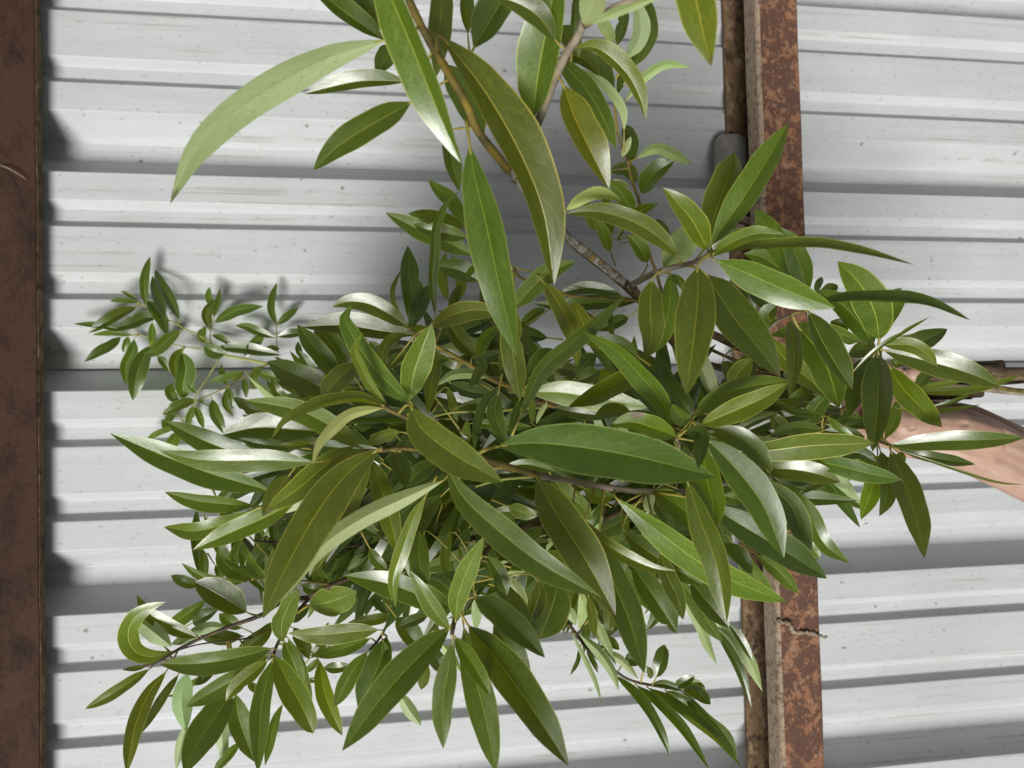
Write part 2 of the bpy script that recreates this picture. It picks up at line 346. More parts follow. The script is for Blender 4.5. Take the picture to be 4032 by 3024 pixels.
# ------------------------------------------------------------------ leaves
PROF = [(0, .03), (.04, .2), (.1, .47), (.19, .75), (.3, .93), (.42, 1), (.54, .99), (.65, .92), (.75, .77), (.84, .56), (.91, .35), (.96, .18), (.985, .09), (1, .02)]
OVAL = [(0, .05), (.06, .32), (.15, .62), (.28, .88), (.42, 1), (.6, .99), (.75, .86), (.86, .64), (.94, .38), (.985, .16), (1, .03)]
def prof(t, tab):
    for (a, x), (b, y) in zip(tab, tab[1:]):
        if t <= b: return x + (y - x) * (t - a) / (b - a)
    return tab[-1][1]
TINT = dict(n=(1, 1, 1), y=(1.4, 1.28, .9), d=(.76, .80, .85), b=(.88, .98, 1.18), p=(1.22, 1.22, 1.4), o=(1.16, 1.02, .8), g=(1.08, 1.16, 1.0), w=(1.75, 1.65, 2.5))  # w: pale sheen painted into the leaf colour
def build_leaf(px, wpx, zb, zt, s, flags, parent, stems, reach=0.05):
    """px: photo pixels of the midrib, base to tip; wpx full visible width in photo pixels"""
    under = 'u' in flags; tab = OVAL if 'O' in flags else PROF
    L2 = [0.0]
    for a, b in zip(px, px[1:]): L2.append(L2[-1] + math.hypot(b[0] - a[0], b[1] - a[1]))
    pts = []
    bulge = R.uniform(-0.01, 0.075) * (1 if not under else -0.6); droop = R.uniform(0.0, 0.16)
    size = L2[-1] / FPX * (zb + zt) / 2
    tilt = 0.34 if 'w' in flags else (-0.22 if 'd' in flags else (0.14 if 'p' in flags else 0.0)); ymid = (px[0][1] + px[-1][1]) / 2
    for (x, y), q in zip(px, L2):
        t = q / L2[-1]; z = zb + (zt - zb) * t - bulge * size * 4 * t * (1 - t) + droop * size * t ** 3
        if size: z += tilt * (y - ymid) / FPX * zb
        pts.append(P(x, y, z))
    n = 16 if L2[-1] > 260 else 11
    c, L = crom(pts, n)
    zm = (zb + zt) / 2
    wpx *= 0.95
    phi = math.radians(R.uniform(8, 14) if 'w' in flags else R.uniform(20, 36)) * (-1 if under else 1)
    rho = math.atan(-s / math.tan(phi)) if s else 0.0
    rho = max(-1.05, min(1.05, rho)) + math.radians(R.uniform(-9, 9))
    turn = 0.32 if 'w' in flags else (-0.24 if 'd' in flags else (0.18 if 'p' in flags else 0.0))
    if turn:                                            # which way the blade must roll to face the light
        tg = (c[n // 2 + 1] - c[n // 2 - 1]).normalized(); lf = RIGHT * -tg.dot(-DOWN) + (-DOWN) * tg.dot(RIGHT)
        rho = max(-1.0, min(1.0, rho + (turn if lf.dot(LDIR) < 0 else -turn)))
    h = wpx / FPX * zm / (2 * math.cos(phi) * math.cos(max(-0.95, min(0.95, rho))))
    tw = math.radians(R.uniform(-16, 16)); wav = R.uniform(0.02, 0.075); ph = R.uniform(0, 6.28); fr = R.uniform(1.4, 3.2)
    VS = (-1, -.62, -.3, 0, .3, .62, 1); v = []; uv = []
    curl = R.uniform(-0.10, 0.10); bite = R.uniform(0.25, 0.6) if R.random() < 0.13 and zb > 0.5 else 0.0; bt = R.uniform(0.35, 0.9); bs_ = R.choice((-1, 1))
    for i, q in enumerate(c):
        t = i / n; tg = (c[min(i + 1, n)] - c[max(i - 1, 0)]).normalized(); vd = (q - CAM).normalized()
        S = vd.cross(tg).normalized(); Nn = S.cross(tg).normalized()
        if Nn.dot(vd) > 0: Nn = -Nn
        # S points left of travel as seen in the picture
        if S.dot(RIGHT * (tg.dot(-DOWN)) * -1 + (-DOWN) * (tg.dot(RIGHT))) < 0: S = -S
        r = rho + tw * (t - 0.4); S2 = S * math.cos(r) + Nn * math.sin(r); N2 = Nn * math.cos(r) - S * math.sin(r)
        w0 = h * prof(t, tab) * (1 + 0.03 * math.sin(t * 17 + ph))
        for x in VS:
            w = w0 * (1 - bite * math.exp(-((t - bt) / 0.045) ** 2)) if x * bs_ > 0 else w0
            ax = abs(x); ww = wav * math.sin(fr * 6.28 * t + ph + (1.3 if x > 0 else 0)) * ax * ax
            v.append(q + w * (x * math.cos(phi) * S2 + (math.sin(phi) * ax + (curl + ww) * ax * ax) * N2)); uv.append((t, x * 0.5 + 0.5))
    m = len(VS); f = []
    flip = under
    for i in range(n):
        for j in range(m - 1):
            q = (i * m + j, (i + 1) * m + j, (i + 1) * m + j + 1, i * m + j + 1)
            f.append(q)
    me = mesh('leaf', v, f)
    # make the top side the front
    mi = (n // 2) * (m - 1) + 2
    fn = me.polygons[mi].normal; toward = (CAM - me.polygons[mi].center)
    want = -1 if under else 1
    midn = sum((me.polygons[(n // 2) * (m - 1) + k].normal for k in range(m - 1)), Vector())
    if midn.dot(toward) * want < 0: me.flip_normals()
    sh = me.attributes.new('sharp_edge', 'BOOLEAN', 'EDGE')   # crease along the midrib
    for e_ in me.edges:
        a_, b_ = e_.vertices
        if a_ % m == 3 and b_ % m == 3: sh.data[e_.index].value = True
    ul = me.uv_layers.new(name='UVMap')
    for lp in me.loops: ul.data[lp.index].uv = uv[lp.vertex_index]
    o = new_obj('leaf', me, LEAF_SPOT if 'B' in flags else LEAF, parent)
    if 'B' in flags: o['label'] = 'green leaf with one dead brown corner'
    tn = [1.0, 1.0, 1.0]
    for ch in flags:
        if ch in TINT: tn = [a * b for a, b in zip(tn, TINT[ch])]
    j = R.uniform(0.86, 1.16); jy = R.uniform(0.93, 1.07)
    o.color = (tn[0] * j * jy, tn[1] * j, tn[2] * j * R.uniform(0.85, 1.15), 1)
    # stalk to the nearest twig
    best = None
    for cc in stems:
        for q in cc:
            d = (q - c[0]).length
            if best is None or d < best[0]: best = (d, q)
    tg0 = (c[1] - c[0]).normalized()
    r0 = max(0.0007, min(0.0016, h * 0.075))
    if best and best[0] < reach: end = best[1]
    else: end = c[0] - tg0 * 0.014
    d = (end - c[0]).length
    inside = c[0] + tg0 * L * 0.04
    midp = c[0] - tg0 * d * 0.22
    pv, pf, _ = tube([inside, c[0], midp.lerp((end + c[0]) / 2, 0.5), end], [r0 * 0.55, r0 * 0.9, r0, r0 * 1.25], 5, 6)
    new_obj('petiole', mesh('petiole', pv, pf), PETIOLE, o)
    return o
# ------------------------------------------------------------------ branches: twigs traced from the photograph (tile x,y,depth ... radius mm)
# tail: how each cut end lies in the bundle at the hand (tile z)
BR = {
 'A': ('long leafy branch with lichen-spotted stem reaching the top edge', 'leafy branch'),
 'C': ('grey-stemmed twig with large drooping leaves at the top centre', 'leafy branch'),
 'D': ('slim upright twig with small pale leaves left of the right girt', 'leafy branch'),
 'B': ('leafy branch fanning broad leaves in front of the orange girt', 'leafy branch'),
 'G': ('leafy branch with brown stem in the middle of the bunch', 'leafy branch'),
 'F': ('nearest leafy branch across the centre with long olive leaves to the left', 'leafy branch'),
 'E': ('thin sprig of small dull green leaves close to the wall at far left', 'leafy branch'),
 'H': ('lower left leafy branch ending in a curled insect-chewed leaf', 'leafy branch'),
 'I': ('leafy branch with a star of long leaves hanging at bottom centre', 'leafy branch'),
 'J': ('thin dark sprig with narrow leaves hanging near the bottom of the rusty girt', 'leafy branch'),
 'L': ('leafy branch with wet glossy leaves in front of the hand', 'leafy branch'),
 'K': ('leafy branch with a rosette of dark leaves above the wrist', 'leafy branch'),
}
STEMS = '''
A STEM_OLIVE 2.2,2.6,2.8 b 0,-60,.43 20,0,.43 130,230,.435 300,520,.44 430,740,.45 520,950,.46 680,1160,.47 745,1240,.475
A LICHEN 2.8,3.4 b 745,1240,.475 1010,1560,.51 d 1540,430,.545 1700,560,.565 1850,680,.58 1990,790,.6
A STEM_BROWN 3.4,5.4 d 1990,790,.6 f 440,1100,.63 700,1230,.66 1000,1350,.70 1200,1440,.73 h 700,820,.75 z 100,240,.765 700,230,.77 1290,210,.775
C STEM_GREY 1.2,2.2 b 1900,-140,.35 1700,-30,.36 1480,70,.37 1300,180,.39
C STEM_GREY 2.0,2.6 b 1330,-40,.37 1290,150,.39 1230,290,.40 1160,390,.41 1060,620,.43 960,880,.45
C STEM_BROWN 2.4,4.4 b 960,880,.45 910,1050,.48 900,1300,.52 1010,1500,.55 d 1580,480,.575 1870,710,.605 f 430,1100,.65 800,1500,.71 h 500,900,.75 z 50,300,.77 800,290,.78 1350,270,.785
D STEM_OLIVE 1.0,1.6,4 b 1470,380,.60 1510,700,.62 1530,950,.635 1600,1160,.645 1640,1320,.65 1700,1500,.655 f 430,620,.66 520,860,.665 640,1200,.68 900,1420,.71 h 400,850,.75 z 60,330,.775 900,330,.78 1500,290,.785
B STEM_GREY 1.4,2.0,2.6 f 930,715,.475 820,790,.485 620,840,.50 500,880,.52 350,960,.57
B STEM_BROWN 2.4,4.8 f 350,960,.57 420,1060,.60 620,1220,.65 960,1330,.69 1060,1385,.71 h 500,800,.745 z 90,270,.765 700,270,.765 1580,270,.77
B STEM_GREY 1.0,1.3 f 1610,1150,.53 1440,1205,.545 1330,1285,.56
B STEM_GREY 1.3,1.8 f 1330,1285,.56 1200,1360,.62 1060,1385,.71
G STEM_OLIVE 1.2,1.8,2.3 g 745,165,.545 900,270,.55 1080,370,.55 1230,460,.55 1340,530,.55 1460,580,.555 1540,620,.56
G STEM_BROWN 2.3,5 g 1540,620,.56 l 150,110,.575 290,170,.59 800,230,.64 1400,200,.70 n 200,0,.745 z 60,370,.77 700,350,.775 1600,300,.78
G STEM_GREEN 0.9,1.3 g 930,810,.56 1090,780,.565 1400,770,.57 1600,750,.58 l 290,190,.60
G STEM_GREEN 0.8,1.0 g 930,650,.57 1040,790,.57 1145,935,.57
G STEM_OLIVE 1.0,1.5 d 1150,650,.53 1190,720,.55 1340,800,.57 1420,860,.59 1700,1000,.63 f 300,1400,.68
G STEM_OLIVE 1.0,1.4 d 1500,850,.59 1700,870,.595 2050,890,.60 f 440,1100,.63
F STEM_OLIVE 1.3,1.8,2.2 g 560,735,.455 690,800,.46 800,850,.465 1050,990,.475 1250,1090,.48 1450,1165,.485 1690,1240,.49
F STEM_GREY 2.1,3.4 g 1690,1240,.49 l 440,722,.50 700,770,.51 1000,803,.525 1400,780,.60 1900,600,.69 n 500,150,.74 z 80,420,.76 700,400,.765 1600,470,.77
F STEM_OLIVE 1.2,1.8 g 440,1060,.468 560,1060,.468 700,1040,.475 1000,1080,.50 1500,1200,.54
F STEM_GREEN 0.8,1.0 g 1240,1320,.50 1420,1270,.495 1690,1245,.49
F STEM_GREY 0.9,1.5 l 1180,330,.475 1200,400,.49 1240,450,.52 1300,560,.56 1700,600,.66
F STEM_OLIVE 0.9,1.2 l 1330,280,.48 1220,330,.48 1200,400,.49
E STEM_GREEN 0.8,1.330 e 620,530,1.060 690,570,1.060 830,650,1.060 980,730,1.060 1120,800,1.060 1260,910,1.055
E STEM_GREEN 1.8,1.930 e 1240,918,1.055 1400,945,1.050 1570,980,1.040
E STEM_DARK 1.5,3.8 e 1570,980,1.040 1830,1010,1.01 2100,1150,.95 g 1200,900,.90 l 300,300,.86 1300,250,.83 n 200,80,.80 z 60,400,.79 800,390,.79 1550,340,.79
E STEM_GREEN 0.7,1.130 e 640,770,1.060 800,815,1.060 960,855,1.060 1120,880,1.055 1240,918,1.055
E STEM_GREEN 0.8,1.130 e 960,1390,1.050 1030,1280,1.050 1060,1200,1.050 1140,1080,1.050 1230,935,1.055
E STEM_OLIVE 0.7,1.030 e 1045,1255,1.050 1190,1190,1.045 1300,1140,1.040 1440,1065,1.040 1570,985,1.040
E STEM_OLIVE 0.6,0.8 e 1637,700,1.050 1642,860,1.045 1655,970,1.030
E STEM_OLIVE 0.6,0.8 e 1155,690,1.060 1158,800,1.060 1150,830,1.060
H STEM_DARK 0.8,1.6,2.0 j 345,945,.63 560,900,.63 720,810,.63 900,720,.63 1150,620,.63 1340,550,.63 1500,450,.635 1690,420,.64
H STEM_BROWN 2.0,4.6 j 1690,420,.64 1860,330,.645 2050,255,.65 2290,180,.655 k 900,60,.66 l 300,1000,.68 1100,600,.72 1700,350,.74 n 600,120,.755 z 60,460,.77 800,470,.775 1100,470,.78
H STEM_DARK 1.2,1.6 j 1430,840,.61 1470,740,.615 1560,590,.62 1690,425,.64
H STEM_DARK 1.0,1.4 j 2130,800,.62 2200,720,.62 2290,560,.63 2330,530,.635 2360,500,.64 k 800,200,.66
H STEM_DARK 1.0,1.2 j 1290,10,.66 1430,20,.66 1800,60,.66 2060,40,.66 2250,20,.66 k 900,60,.66
H STEM_OLIVE 0.7,1.0 j 1120,320,.63 1240,300,.635 1360,285,.64 1600,295,.64 1850,330,.645
H STEM_DARK 0.6,0.8 j 720,810,.63 900,760,.63 1150,730,.63 1280,710,.63
I STEM_DARK 1.3,1.8 k 1068,690,.475 1085,600,.48 1110,520,.49 1180,380,.51
I STEM_BROWN 1.8,4.4 k 1180,380,.51 1300,100,.54 l 150,1050,.58 700,1000,.63 1200,700,.69 n 500,200,.745 z 70,450,.765 600,440,.77 1000,450,.775
J STEM_DARK 1.0,1.5 m 1095,1097,.64 870,1060,.64 700,1020,.64 580,945,.64 430,830,.64 320,700,.645 250,600,.65
J STEM_DARK 1.5,4 m 250,600,.65 200,300,.66 l 400,1300,.68 900,900,.70 1500,600,.73 n 500,180,.76 z 70,490,.78 600,500,.785 1000,490,.79
J STEM_DARK 0.6,0.8 m 315,690,.645 350,650,.645 370,620,.64
L STEM_BROWN 1.2,3.6 h 1240,1390,.60 1180,1370,.605 1130,1320,.62 1100,1150,.66 z 0,300,.74 300,330,.755 800,330,.755 1200,330,.76
L STEM_OLIVE 1.2,1.6 h 740,1290,.63 800,1160,.645 900,1120,.66 1050,1050,.70 z 0,300,.74
K STEM_BROWN 1.2,3.6 h 1150,680,.60 1130,720,.615 1180,800,.66 z 100,240,.74 400,260,.755 1000,240,.76 1290,240,.765
K STEM_OLIVE 2.0,2.4 z 1250,415,.70 1400,440,.72 1600,465,.74
'''
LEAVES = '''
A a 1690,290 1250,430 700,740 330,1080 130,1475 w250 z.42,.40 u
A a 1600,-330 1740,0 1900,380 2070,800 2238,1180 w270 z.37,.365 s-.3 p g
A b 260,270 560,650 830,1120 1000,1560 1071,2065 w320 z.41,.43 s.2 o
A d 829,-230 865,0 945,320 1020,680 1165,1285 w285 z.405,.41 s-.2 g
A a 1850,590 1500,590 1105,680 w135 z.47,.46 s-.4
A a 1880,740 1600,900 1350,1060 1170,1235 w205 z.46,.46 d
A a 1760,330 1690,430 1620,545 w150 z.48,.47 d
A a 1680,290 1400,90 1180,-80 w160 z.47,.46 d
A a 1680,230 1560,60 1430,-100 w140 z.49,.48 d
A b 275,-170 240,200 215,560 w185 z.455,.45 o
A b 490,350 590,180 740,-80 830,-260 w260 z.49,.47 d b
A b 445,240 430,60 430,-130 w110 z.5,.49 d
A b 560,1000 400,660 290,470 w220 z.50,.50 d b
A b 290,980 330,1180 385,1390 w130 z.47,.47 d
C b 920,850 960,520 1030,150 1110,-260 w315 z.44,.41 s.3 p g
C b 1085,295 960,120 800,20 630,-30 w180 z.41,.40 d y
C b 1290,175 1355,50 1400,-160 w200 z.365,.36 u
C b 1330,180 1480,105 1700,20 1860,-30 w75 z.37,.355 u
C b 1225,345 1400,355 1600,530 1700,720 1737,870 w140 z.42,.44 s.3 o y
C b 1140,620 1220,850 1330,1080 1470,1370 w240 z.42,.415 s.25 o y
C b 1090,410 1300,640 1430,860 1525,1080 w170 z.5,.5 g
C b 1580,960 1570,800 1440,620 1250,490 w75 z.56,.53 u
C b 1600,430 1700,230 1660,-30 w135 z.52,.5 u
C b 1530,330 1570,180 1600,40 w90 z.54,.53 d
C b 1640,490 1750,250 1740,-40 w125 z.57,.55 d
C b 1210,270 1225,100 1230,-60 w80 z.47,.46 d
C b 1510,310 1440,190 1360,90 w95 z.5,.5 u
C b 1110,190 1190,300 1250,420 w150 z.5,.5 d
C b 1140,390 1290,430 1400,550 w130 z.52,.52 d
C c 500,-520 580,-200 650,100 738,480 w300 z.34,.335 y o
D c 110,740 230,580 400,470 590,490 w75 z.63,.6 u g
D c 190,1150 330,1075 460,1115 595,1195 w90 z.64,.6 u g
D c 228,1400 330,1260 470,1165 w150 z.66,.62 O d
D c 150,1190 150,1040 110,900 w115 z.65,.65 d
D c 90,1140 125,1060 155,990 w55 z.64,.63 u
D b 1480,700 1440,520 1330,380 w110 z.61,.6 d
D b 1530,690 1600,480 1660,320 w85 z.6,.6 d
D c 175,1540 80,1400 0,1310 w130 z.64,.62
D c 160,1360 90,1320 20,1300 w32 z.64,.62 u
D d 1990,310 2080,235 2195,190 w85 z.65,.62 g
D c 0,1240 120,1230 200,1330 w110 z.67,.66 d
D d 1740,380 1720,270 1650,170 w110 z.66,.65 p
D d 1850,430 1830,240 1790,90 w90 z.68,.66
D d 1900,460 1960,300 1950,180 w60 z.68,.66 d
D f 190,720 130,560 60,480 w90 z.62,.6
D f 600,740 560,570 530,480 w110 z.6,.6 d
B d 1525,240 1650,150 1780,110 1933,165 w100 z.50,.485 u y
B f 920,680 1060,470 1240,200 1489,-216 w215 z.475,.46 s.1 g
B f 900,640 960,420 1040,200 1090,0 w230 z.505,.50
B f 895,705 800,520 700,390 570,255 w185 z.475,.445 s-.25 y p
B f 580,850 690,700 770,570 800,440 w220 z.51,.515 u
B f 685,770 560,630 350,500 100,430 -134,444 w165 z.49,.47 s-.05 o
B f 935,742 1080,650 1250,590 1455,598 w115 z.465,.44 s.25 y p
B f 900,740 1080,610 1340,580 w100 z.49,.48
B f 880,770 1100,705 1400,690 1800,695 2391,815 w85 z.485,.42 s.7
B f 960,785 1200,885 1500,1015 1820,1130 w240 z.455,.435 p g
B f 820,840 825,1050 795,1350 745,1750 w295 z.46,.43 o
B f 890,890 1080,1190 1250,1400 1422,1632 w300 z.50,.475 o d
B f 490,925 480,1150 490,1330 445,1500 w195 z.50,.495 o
B f 625,875 620,1120 560,1330 448,1490 w150 z.52,.51 g p
B f 460,795 400,690 315,600 w120 z.56,.55
B f 640,885 700,940 745,1015 w65 z.52,.52
B f 1550,910 1450,720 1340,560 1248,410 w200 z.6,.585 g
B f 1630,1005 1560,800 1500,650 1425,545 w175 z.585,.575 g
B f 1560,940 1400,830 1290,760 1160,735 w190 z.615,.6 g
B f 1230,1150 1180,1030 1150,890 w115 z.66,.65 d
B f 1390,1130 1290,1060 1200,970 w130 z.65,.65 d
B f 1375,1255 1335,1180 1400,1108 w130 z.555,.545 O p
B h 650,420 740,620 840,790 965,985 w195 z.515,.49 s.4
B h 580,540 700,680 790,840 870,1117 w260 z.54,.52
B h 505,472 540,620 545,820 510,1040 w122 z.51,.49 o d
B h 380,605 480,770 640,900 822,1057 w150 z.56,.55 y g
B h 365,590 600,550 850,575 1035,640 w135 z.585,.575 g
B h 640,410 830,350 1150,335 1500,365 1820,480 w92 z.51,.46 s.6 d
B h 20,780 120,860 230,720 w130 z.6,.58
B h 80,960 150,850 240,760 w150 z.58,.57 y
K h 1162,620 1130,430 1030,230 860,55 w265 z.595,.575 g
K h 1120,652 1000,480 880,360 690,260 w190 z.61,.59 b
K h 1165,620 1230,460 1375,265 w95 z.65,.64 p g
K h 1190,330 1325,247 w42 z.66,.65 d
K h 1130,680 1040,690 930,745 w125 z.625,.62
K h 972,852 1140,695 1320,580 1530,455 w34 z.57,.56 s.5 p
K h 1190,662 1380,660 1500,720 1582,815 w115 z.585,.57 y
K h 1195,700 1500,775 1800,860 2045,962 w205 z.60,.575
K h 1200,650 1400,655 1550,600 1655,545 w155 z.65,.64 d
K h 1150,730 1155,950 1145,1180 1113,1433 w215 z.59,.565 d
K h 1110,745 1040,900 985,1060 935,1182 w195 z.61,.595 d
K h 1240,820 1320,960 1450,1100 1617,1256 w185 z.61,.59 y g
K h 700,280 745,165 w55 z.68,.68 d
K h 740,330 800,270 857,225 w90 z.67,.67 d
K h 930,570 870,520 805,490 w85 z.66,.66 d
K h 1385,997 1650,993 1900,965 2190,878 w62 z.63,.61 p
K h 1320,942 1500,955 1760,925 w55 z.67,.66 p
K h 1430,975 1470,920 1530,850 w95 z.66,.67
K h 1225,1110 1400,1138 1650,1132 1900,1093 w34 z.61,.60 p
K h 1520,1115 1700,1070 1850,1005 w34 z.64,.63 d
K h 1285,1060 1275,1200 1200,1350 w85 z.64,.62 g y
K h 1000,640 900,600 800,560 w90 z.65,.65
K h 1250,760 1290,800 1330,780 w60 z.68,.68
L n 1230,470 1600,437 1900,428 2215,413 w150 z.59,.56
L n 1290,490 1520,552 1858,605 w90 z.62,.61 d
L n 1265,488 1650,620 2000,730 2225,754 w24 z.585,.57 o
L n 1245,505 1330,720 1420,970 1490,1287 w195 z.585,.56 d o
L n 1170,510 1215,680 1215,850 1163,980 w130 z.61,.60 d o
L n 1150,560 1110,780 1028,1006 w140 z.625,.61 g y
L n 160,530 400,500 700,467 1130,453 w200 z.51,.5 s-.05 w
L n 645,580 850,612 1050,662 1328,720 w150 z.545,.52 b p
L n 280,640 500,640 700,672 880,732 w175 z.55,.535 o
L n 850,565 1000,520 1140,590 w110 z.615,.6 d
L h 795,1180 870,1265 995,1348 w66 z.60,.59 g p
L n 805,705 700,760 590,820 w52 z.61,.6 d
L n 735,745 665,855 w65 z.63,.63 u
L h 470,1120 590,1030 690,950 w100 z.665,.66 g
L h 630,1240 700,1120 805,1005 w130 z.65,.64 b p
L h 395,1060 550,1140 755,1165 w66 z.62,.63
L h 640,1205 550,1205 440,1210 w95 z.66,.65
L h 480,1300 410,1200 370,1150 w120 z.65,.64 y
L h 370,1315 550,1260 760,1275 w90 z.60,.61
L h 830,1230 940,1190 1045,1200 w80 z.64,.65 g
L h 760,1280 900,1300 1060,1330 w90 z.62,.62 d
L h 900,1270 990,1240 1100,1250 w70 z.66,.66 d
L h 100,1315 250,1215 432,1155 w75 z.56,.55 d
L h 700,1010 640,960 560,930 w70 z.66,.66 d
L h 1000,1200 1100,1260 1200,1350 w80 z.67,.65
L n 1050,500 1100,580 1140,640 w90 z.64,.63 y
L n 1300,520 1330,560 1350,590 w60 z.63,.62 p
L n 930,720 960,700 990,690 w40 z.64,.64 d
F l 1395,322 1600,235 1850,125 2037,15 w180 z.485,.47 p y
F l 1345,268 1480,150 1700,50 2050,0 w160 z.50,.50
F l 1312,302 1250,250 1195,165 w120 z.475,.46 O p
F l 1285,360 1400,375 1410,490 1382,640 w120 z.465,.44 d b
F l 1440,420 1640,620 1850,900 2003,1280 w265 z.475,.465 g
F l 1450,372 1650,400 1800,500 1917,662 w165 z.49,.48
F l 1415,480 1440,700 1490,900 1495,1102 w215 z.49,.475 g y
F l 1300,725 1410,1050 1520,1350 1589,1750 w205 z.475,.465 o
F l -70,475 200,450 600,490 1000,565 1497,692 w385 z.445,.455 s.03 b
F l 1215,400 1050,340 900,300 735,325 w165 z.455,.44 y g B
F l 900,240 750,210 608,282 w110 z.47,.46
F l 150,80 400,85 700,135 1022,190 w200 z.53,.515 w
F l 990,-80 800,10 620,110 438,190 w160 z.49,.475 o
F l 1210,370 1120,150 960,-40 780,-220 558,-349 w165 z.48,.44 s.25 g
F l 1200,370 1080,190 900,10 740,-150 w130 z.50,.48 d
F l 1340,270 1250,120 1120,-30 w130 z.505,.50 d
F l 785,850 1050,1060 1350,1290 1700,1480 2025,1605 w220 z.515,.52 w g
F l 207,695 350,960 560,1290 779,1697 w310 z.475,.455 o d
F l -444,629 -330,840 -100,1060 245,1330 674,1570 w240 z.45,.42 p
F l 490,960 640,1130 850,1270 1060,1360 1215,1380 w110 z.49,.475 o y
F l 840,1100 1050,1260 1250,1380 1412,1482 w180 z.535,.52
F l 1045,790 1200,880 1400,1030 1530,1130 w190 z.53,.515
F l 1440,890 1750,1080 2000,1230 2313,1432 w240 z.505,.515 b
F n 380,690 520,900 600,1100 667,1303 w120 z.54,.535
F n 460,740 640,950 760,1180 945,1321 w140 z.56,.55 g
F n 630,1150 680,1220 732,1296 w75 z.58,.58 g
F n 270,1260 430,1380 577,1542 w115 z.565,.56 g
F m 1390,30 1500,130 1587,252 w120 z.545,.54 d
F m 1470,60 1600,250 1740,402 w130 z.575,.57 p g
F m 920,90 980,280 1050,430 1087,582 w140 z.515,.505 o
F m 710,180 830,350 930,500 1043,680 w190 z.535,.525
F m 490,40 600,350 700,600 806,967 w235 z.495,.48 d
F m 670,180 770,370 890,480 890,560 820,662 w115 z.58,.58 p
F m 1140,300 1270,460 1420,640 w180 z.53,.525 d
F m 1050,280 1180,450 1270,600 1372,747 w130 z.555,.55 p
F m 1085,430 1200,600 1260,760 1332,910 w85 z.6,.6 u
F m 1250,520 1400,680 1550,850 1662,1102 w115 z.58,.58 u
F m 1310,630 1420,800 1510,980 1580,1217 w75 z.575,.57 d
F m 1410,600 1500,720 1592,882 w65 z.565,.565 d
F m 350,380 365,520 330,655 w85 z.6,.6 u
F m 400,410 430,570 447,720 w75 z.565,.56 o
F m 520,470 550,560 550,660 w85 z.58,.58 o
F l 1080,900 1150,1000 1180,1130 w100 z.58,.58 d
F l 560,1150 640,1320 720,1370 w60 z.5,.5 y
F l 1560,830 1630,850 1700,870 w100 z.57,.57 p g
F l 1700,1000 1800,1080 1900,1100 w100 z.55,.55
F l 1600,640 1750,800 1880,930 w150 z.53,.53 d
F l 1850,700 1950,800 2080,950 2190,1300 w170 z.535,.53
F l 820,940 860,1080 820,1210 w60 z.54,.54 p
F g 770,735 850,900 1080,1085 1437,1290 w280 z.445,.425 y
F g 780,720 620,580 450,390 340,210 290,100 345,0 w165 z.46,.465 g p
F g 600,735 480,590 400,430 362,320 425,203 w78 z.455,.445 y p
F g 760,690 790,500 850,320 922,133 w220 z.465,.455 w
F i 2235,180 2050,125 1800,165 1550,270 1413,427 w95 z.455,.425 s-.35 y
F i 2230,195 2000,240 1850,360 1760,470 1715,602 w92 z.455,.42 u y
F i 2010,475 1800,620 1600,790 1378,942 w190 z.475,.455 g y
F i 2200,490 1950,690 1720,1000 1500,1400 1355,1722 w310 z.455,.425 o
F i 2669,720 2359,860 2050,1010 1750,1230 1480,1600 w155 z.465,.435 u
F i 2062,487 1850,330 1600,210 1218,138 w180 z.485,.465 s-.1 p
F i 1800,370 1550,350 1300,340 1058,392 w205 z.51,.495 d
F i 1730,590 1400,575 1100,580 850,565 610,508 w180 z.455,.44 w
F i 1402,795 1000,680 650,550 248,380 w220 z.50,.475 g
F i 1350,570 1100,500 900,420 650,293 w180 z.525,.505 g
F i 1285,905 1050,890 850,865 643,805 w130 z.535,.52 p
F i 1260,950 1050,1045 850,1090 640,1060 w140 z.555,.545 y g
F i 1590,880 1350,1000 1100,1110 848,1227 w170 z.53,.515 g y
F i 1550,680 1440,830 1353,982 w150 z.50,.49 o
F i 1430,260 1270,200 1140,118 w105 z.56,.55
F i 1560,480 1350,460 1185,420 w95 z.545,.535
F i 1700,450 1590,470 1480,460 w60 z.54,.53 y
F i 1540,150 1460,80 1420,-25 w85 z.6,.59
F i 2140,600 2000,850 1800,1200 1690,1420 w170 z.475,.46 o
F i 2130,590 1990,740 1850,880 1740,1070 w150 z.485,.475 d o
F g 490,1125 560,1350 630,1600 680,1820 w165 z.49,.48 o
F g 650,1080 700,1200 735,1325 w150 z.515,.51 d
F g 965,1145 850,1200 728,1322 w130 z.545,.54
F g 995,1385 880,1500 828,1680 w120 z.535,.53
F g 690,920 560,955 438,1012 w95 z.51,.50 w
F g 695,985 780,1080 885,1175 w130 z.55,.55 b d
F e 2085,1112 1980,940 1880,820 1790,698 w150 z.56,.55 b
F e 2185,1055 2080,910 1980,760 1898,663 w180 z.57,.56 b
F e 2070,1210 1900,1120 1750,1050 1573,963 w205 z.545,.53
F e 1965,1235 2080,1100 2240,970 w170 z.53,.53 o
F e 1915,1065 1860,980 1800,885 w85 z.62,.61 b
F e 2212,935 2140,860 2078,785 w85 z.6,.59 b
F e 1840,950 1800,890 1795,820 w50 z.7,.7 d
G g 750,160 600,60 450,-10 300,-20 203,15 w150 z.545,.53 o
G g 800,220 560,190 280,150 -15,160 w180 z.56,.545 d o
G d 420,1095 410,880 385,700 378,492 w165 z.605,.59 d b
G d 400,1085 460,950 532,778 w130 z.595,.59 d b
G d 380,1070 300,960 268,820 332,662 w40 z.575,.57 o
G d 580,1010 558,780 570,550 585,350 660,180 752,98 w78 z.54,.515 d
G d 552,1083 720,990 880,960 1065,985 w160 z.53,.52 o
G d 1148,945 1280,800 1420,680 1594,608 w160 z.51,.49
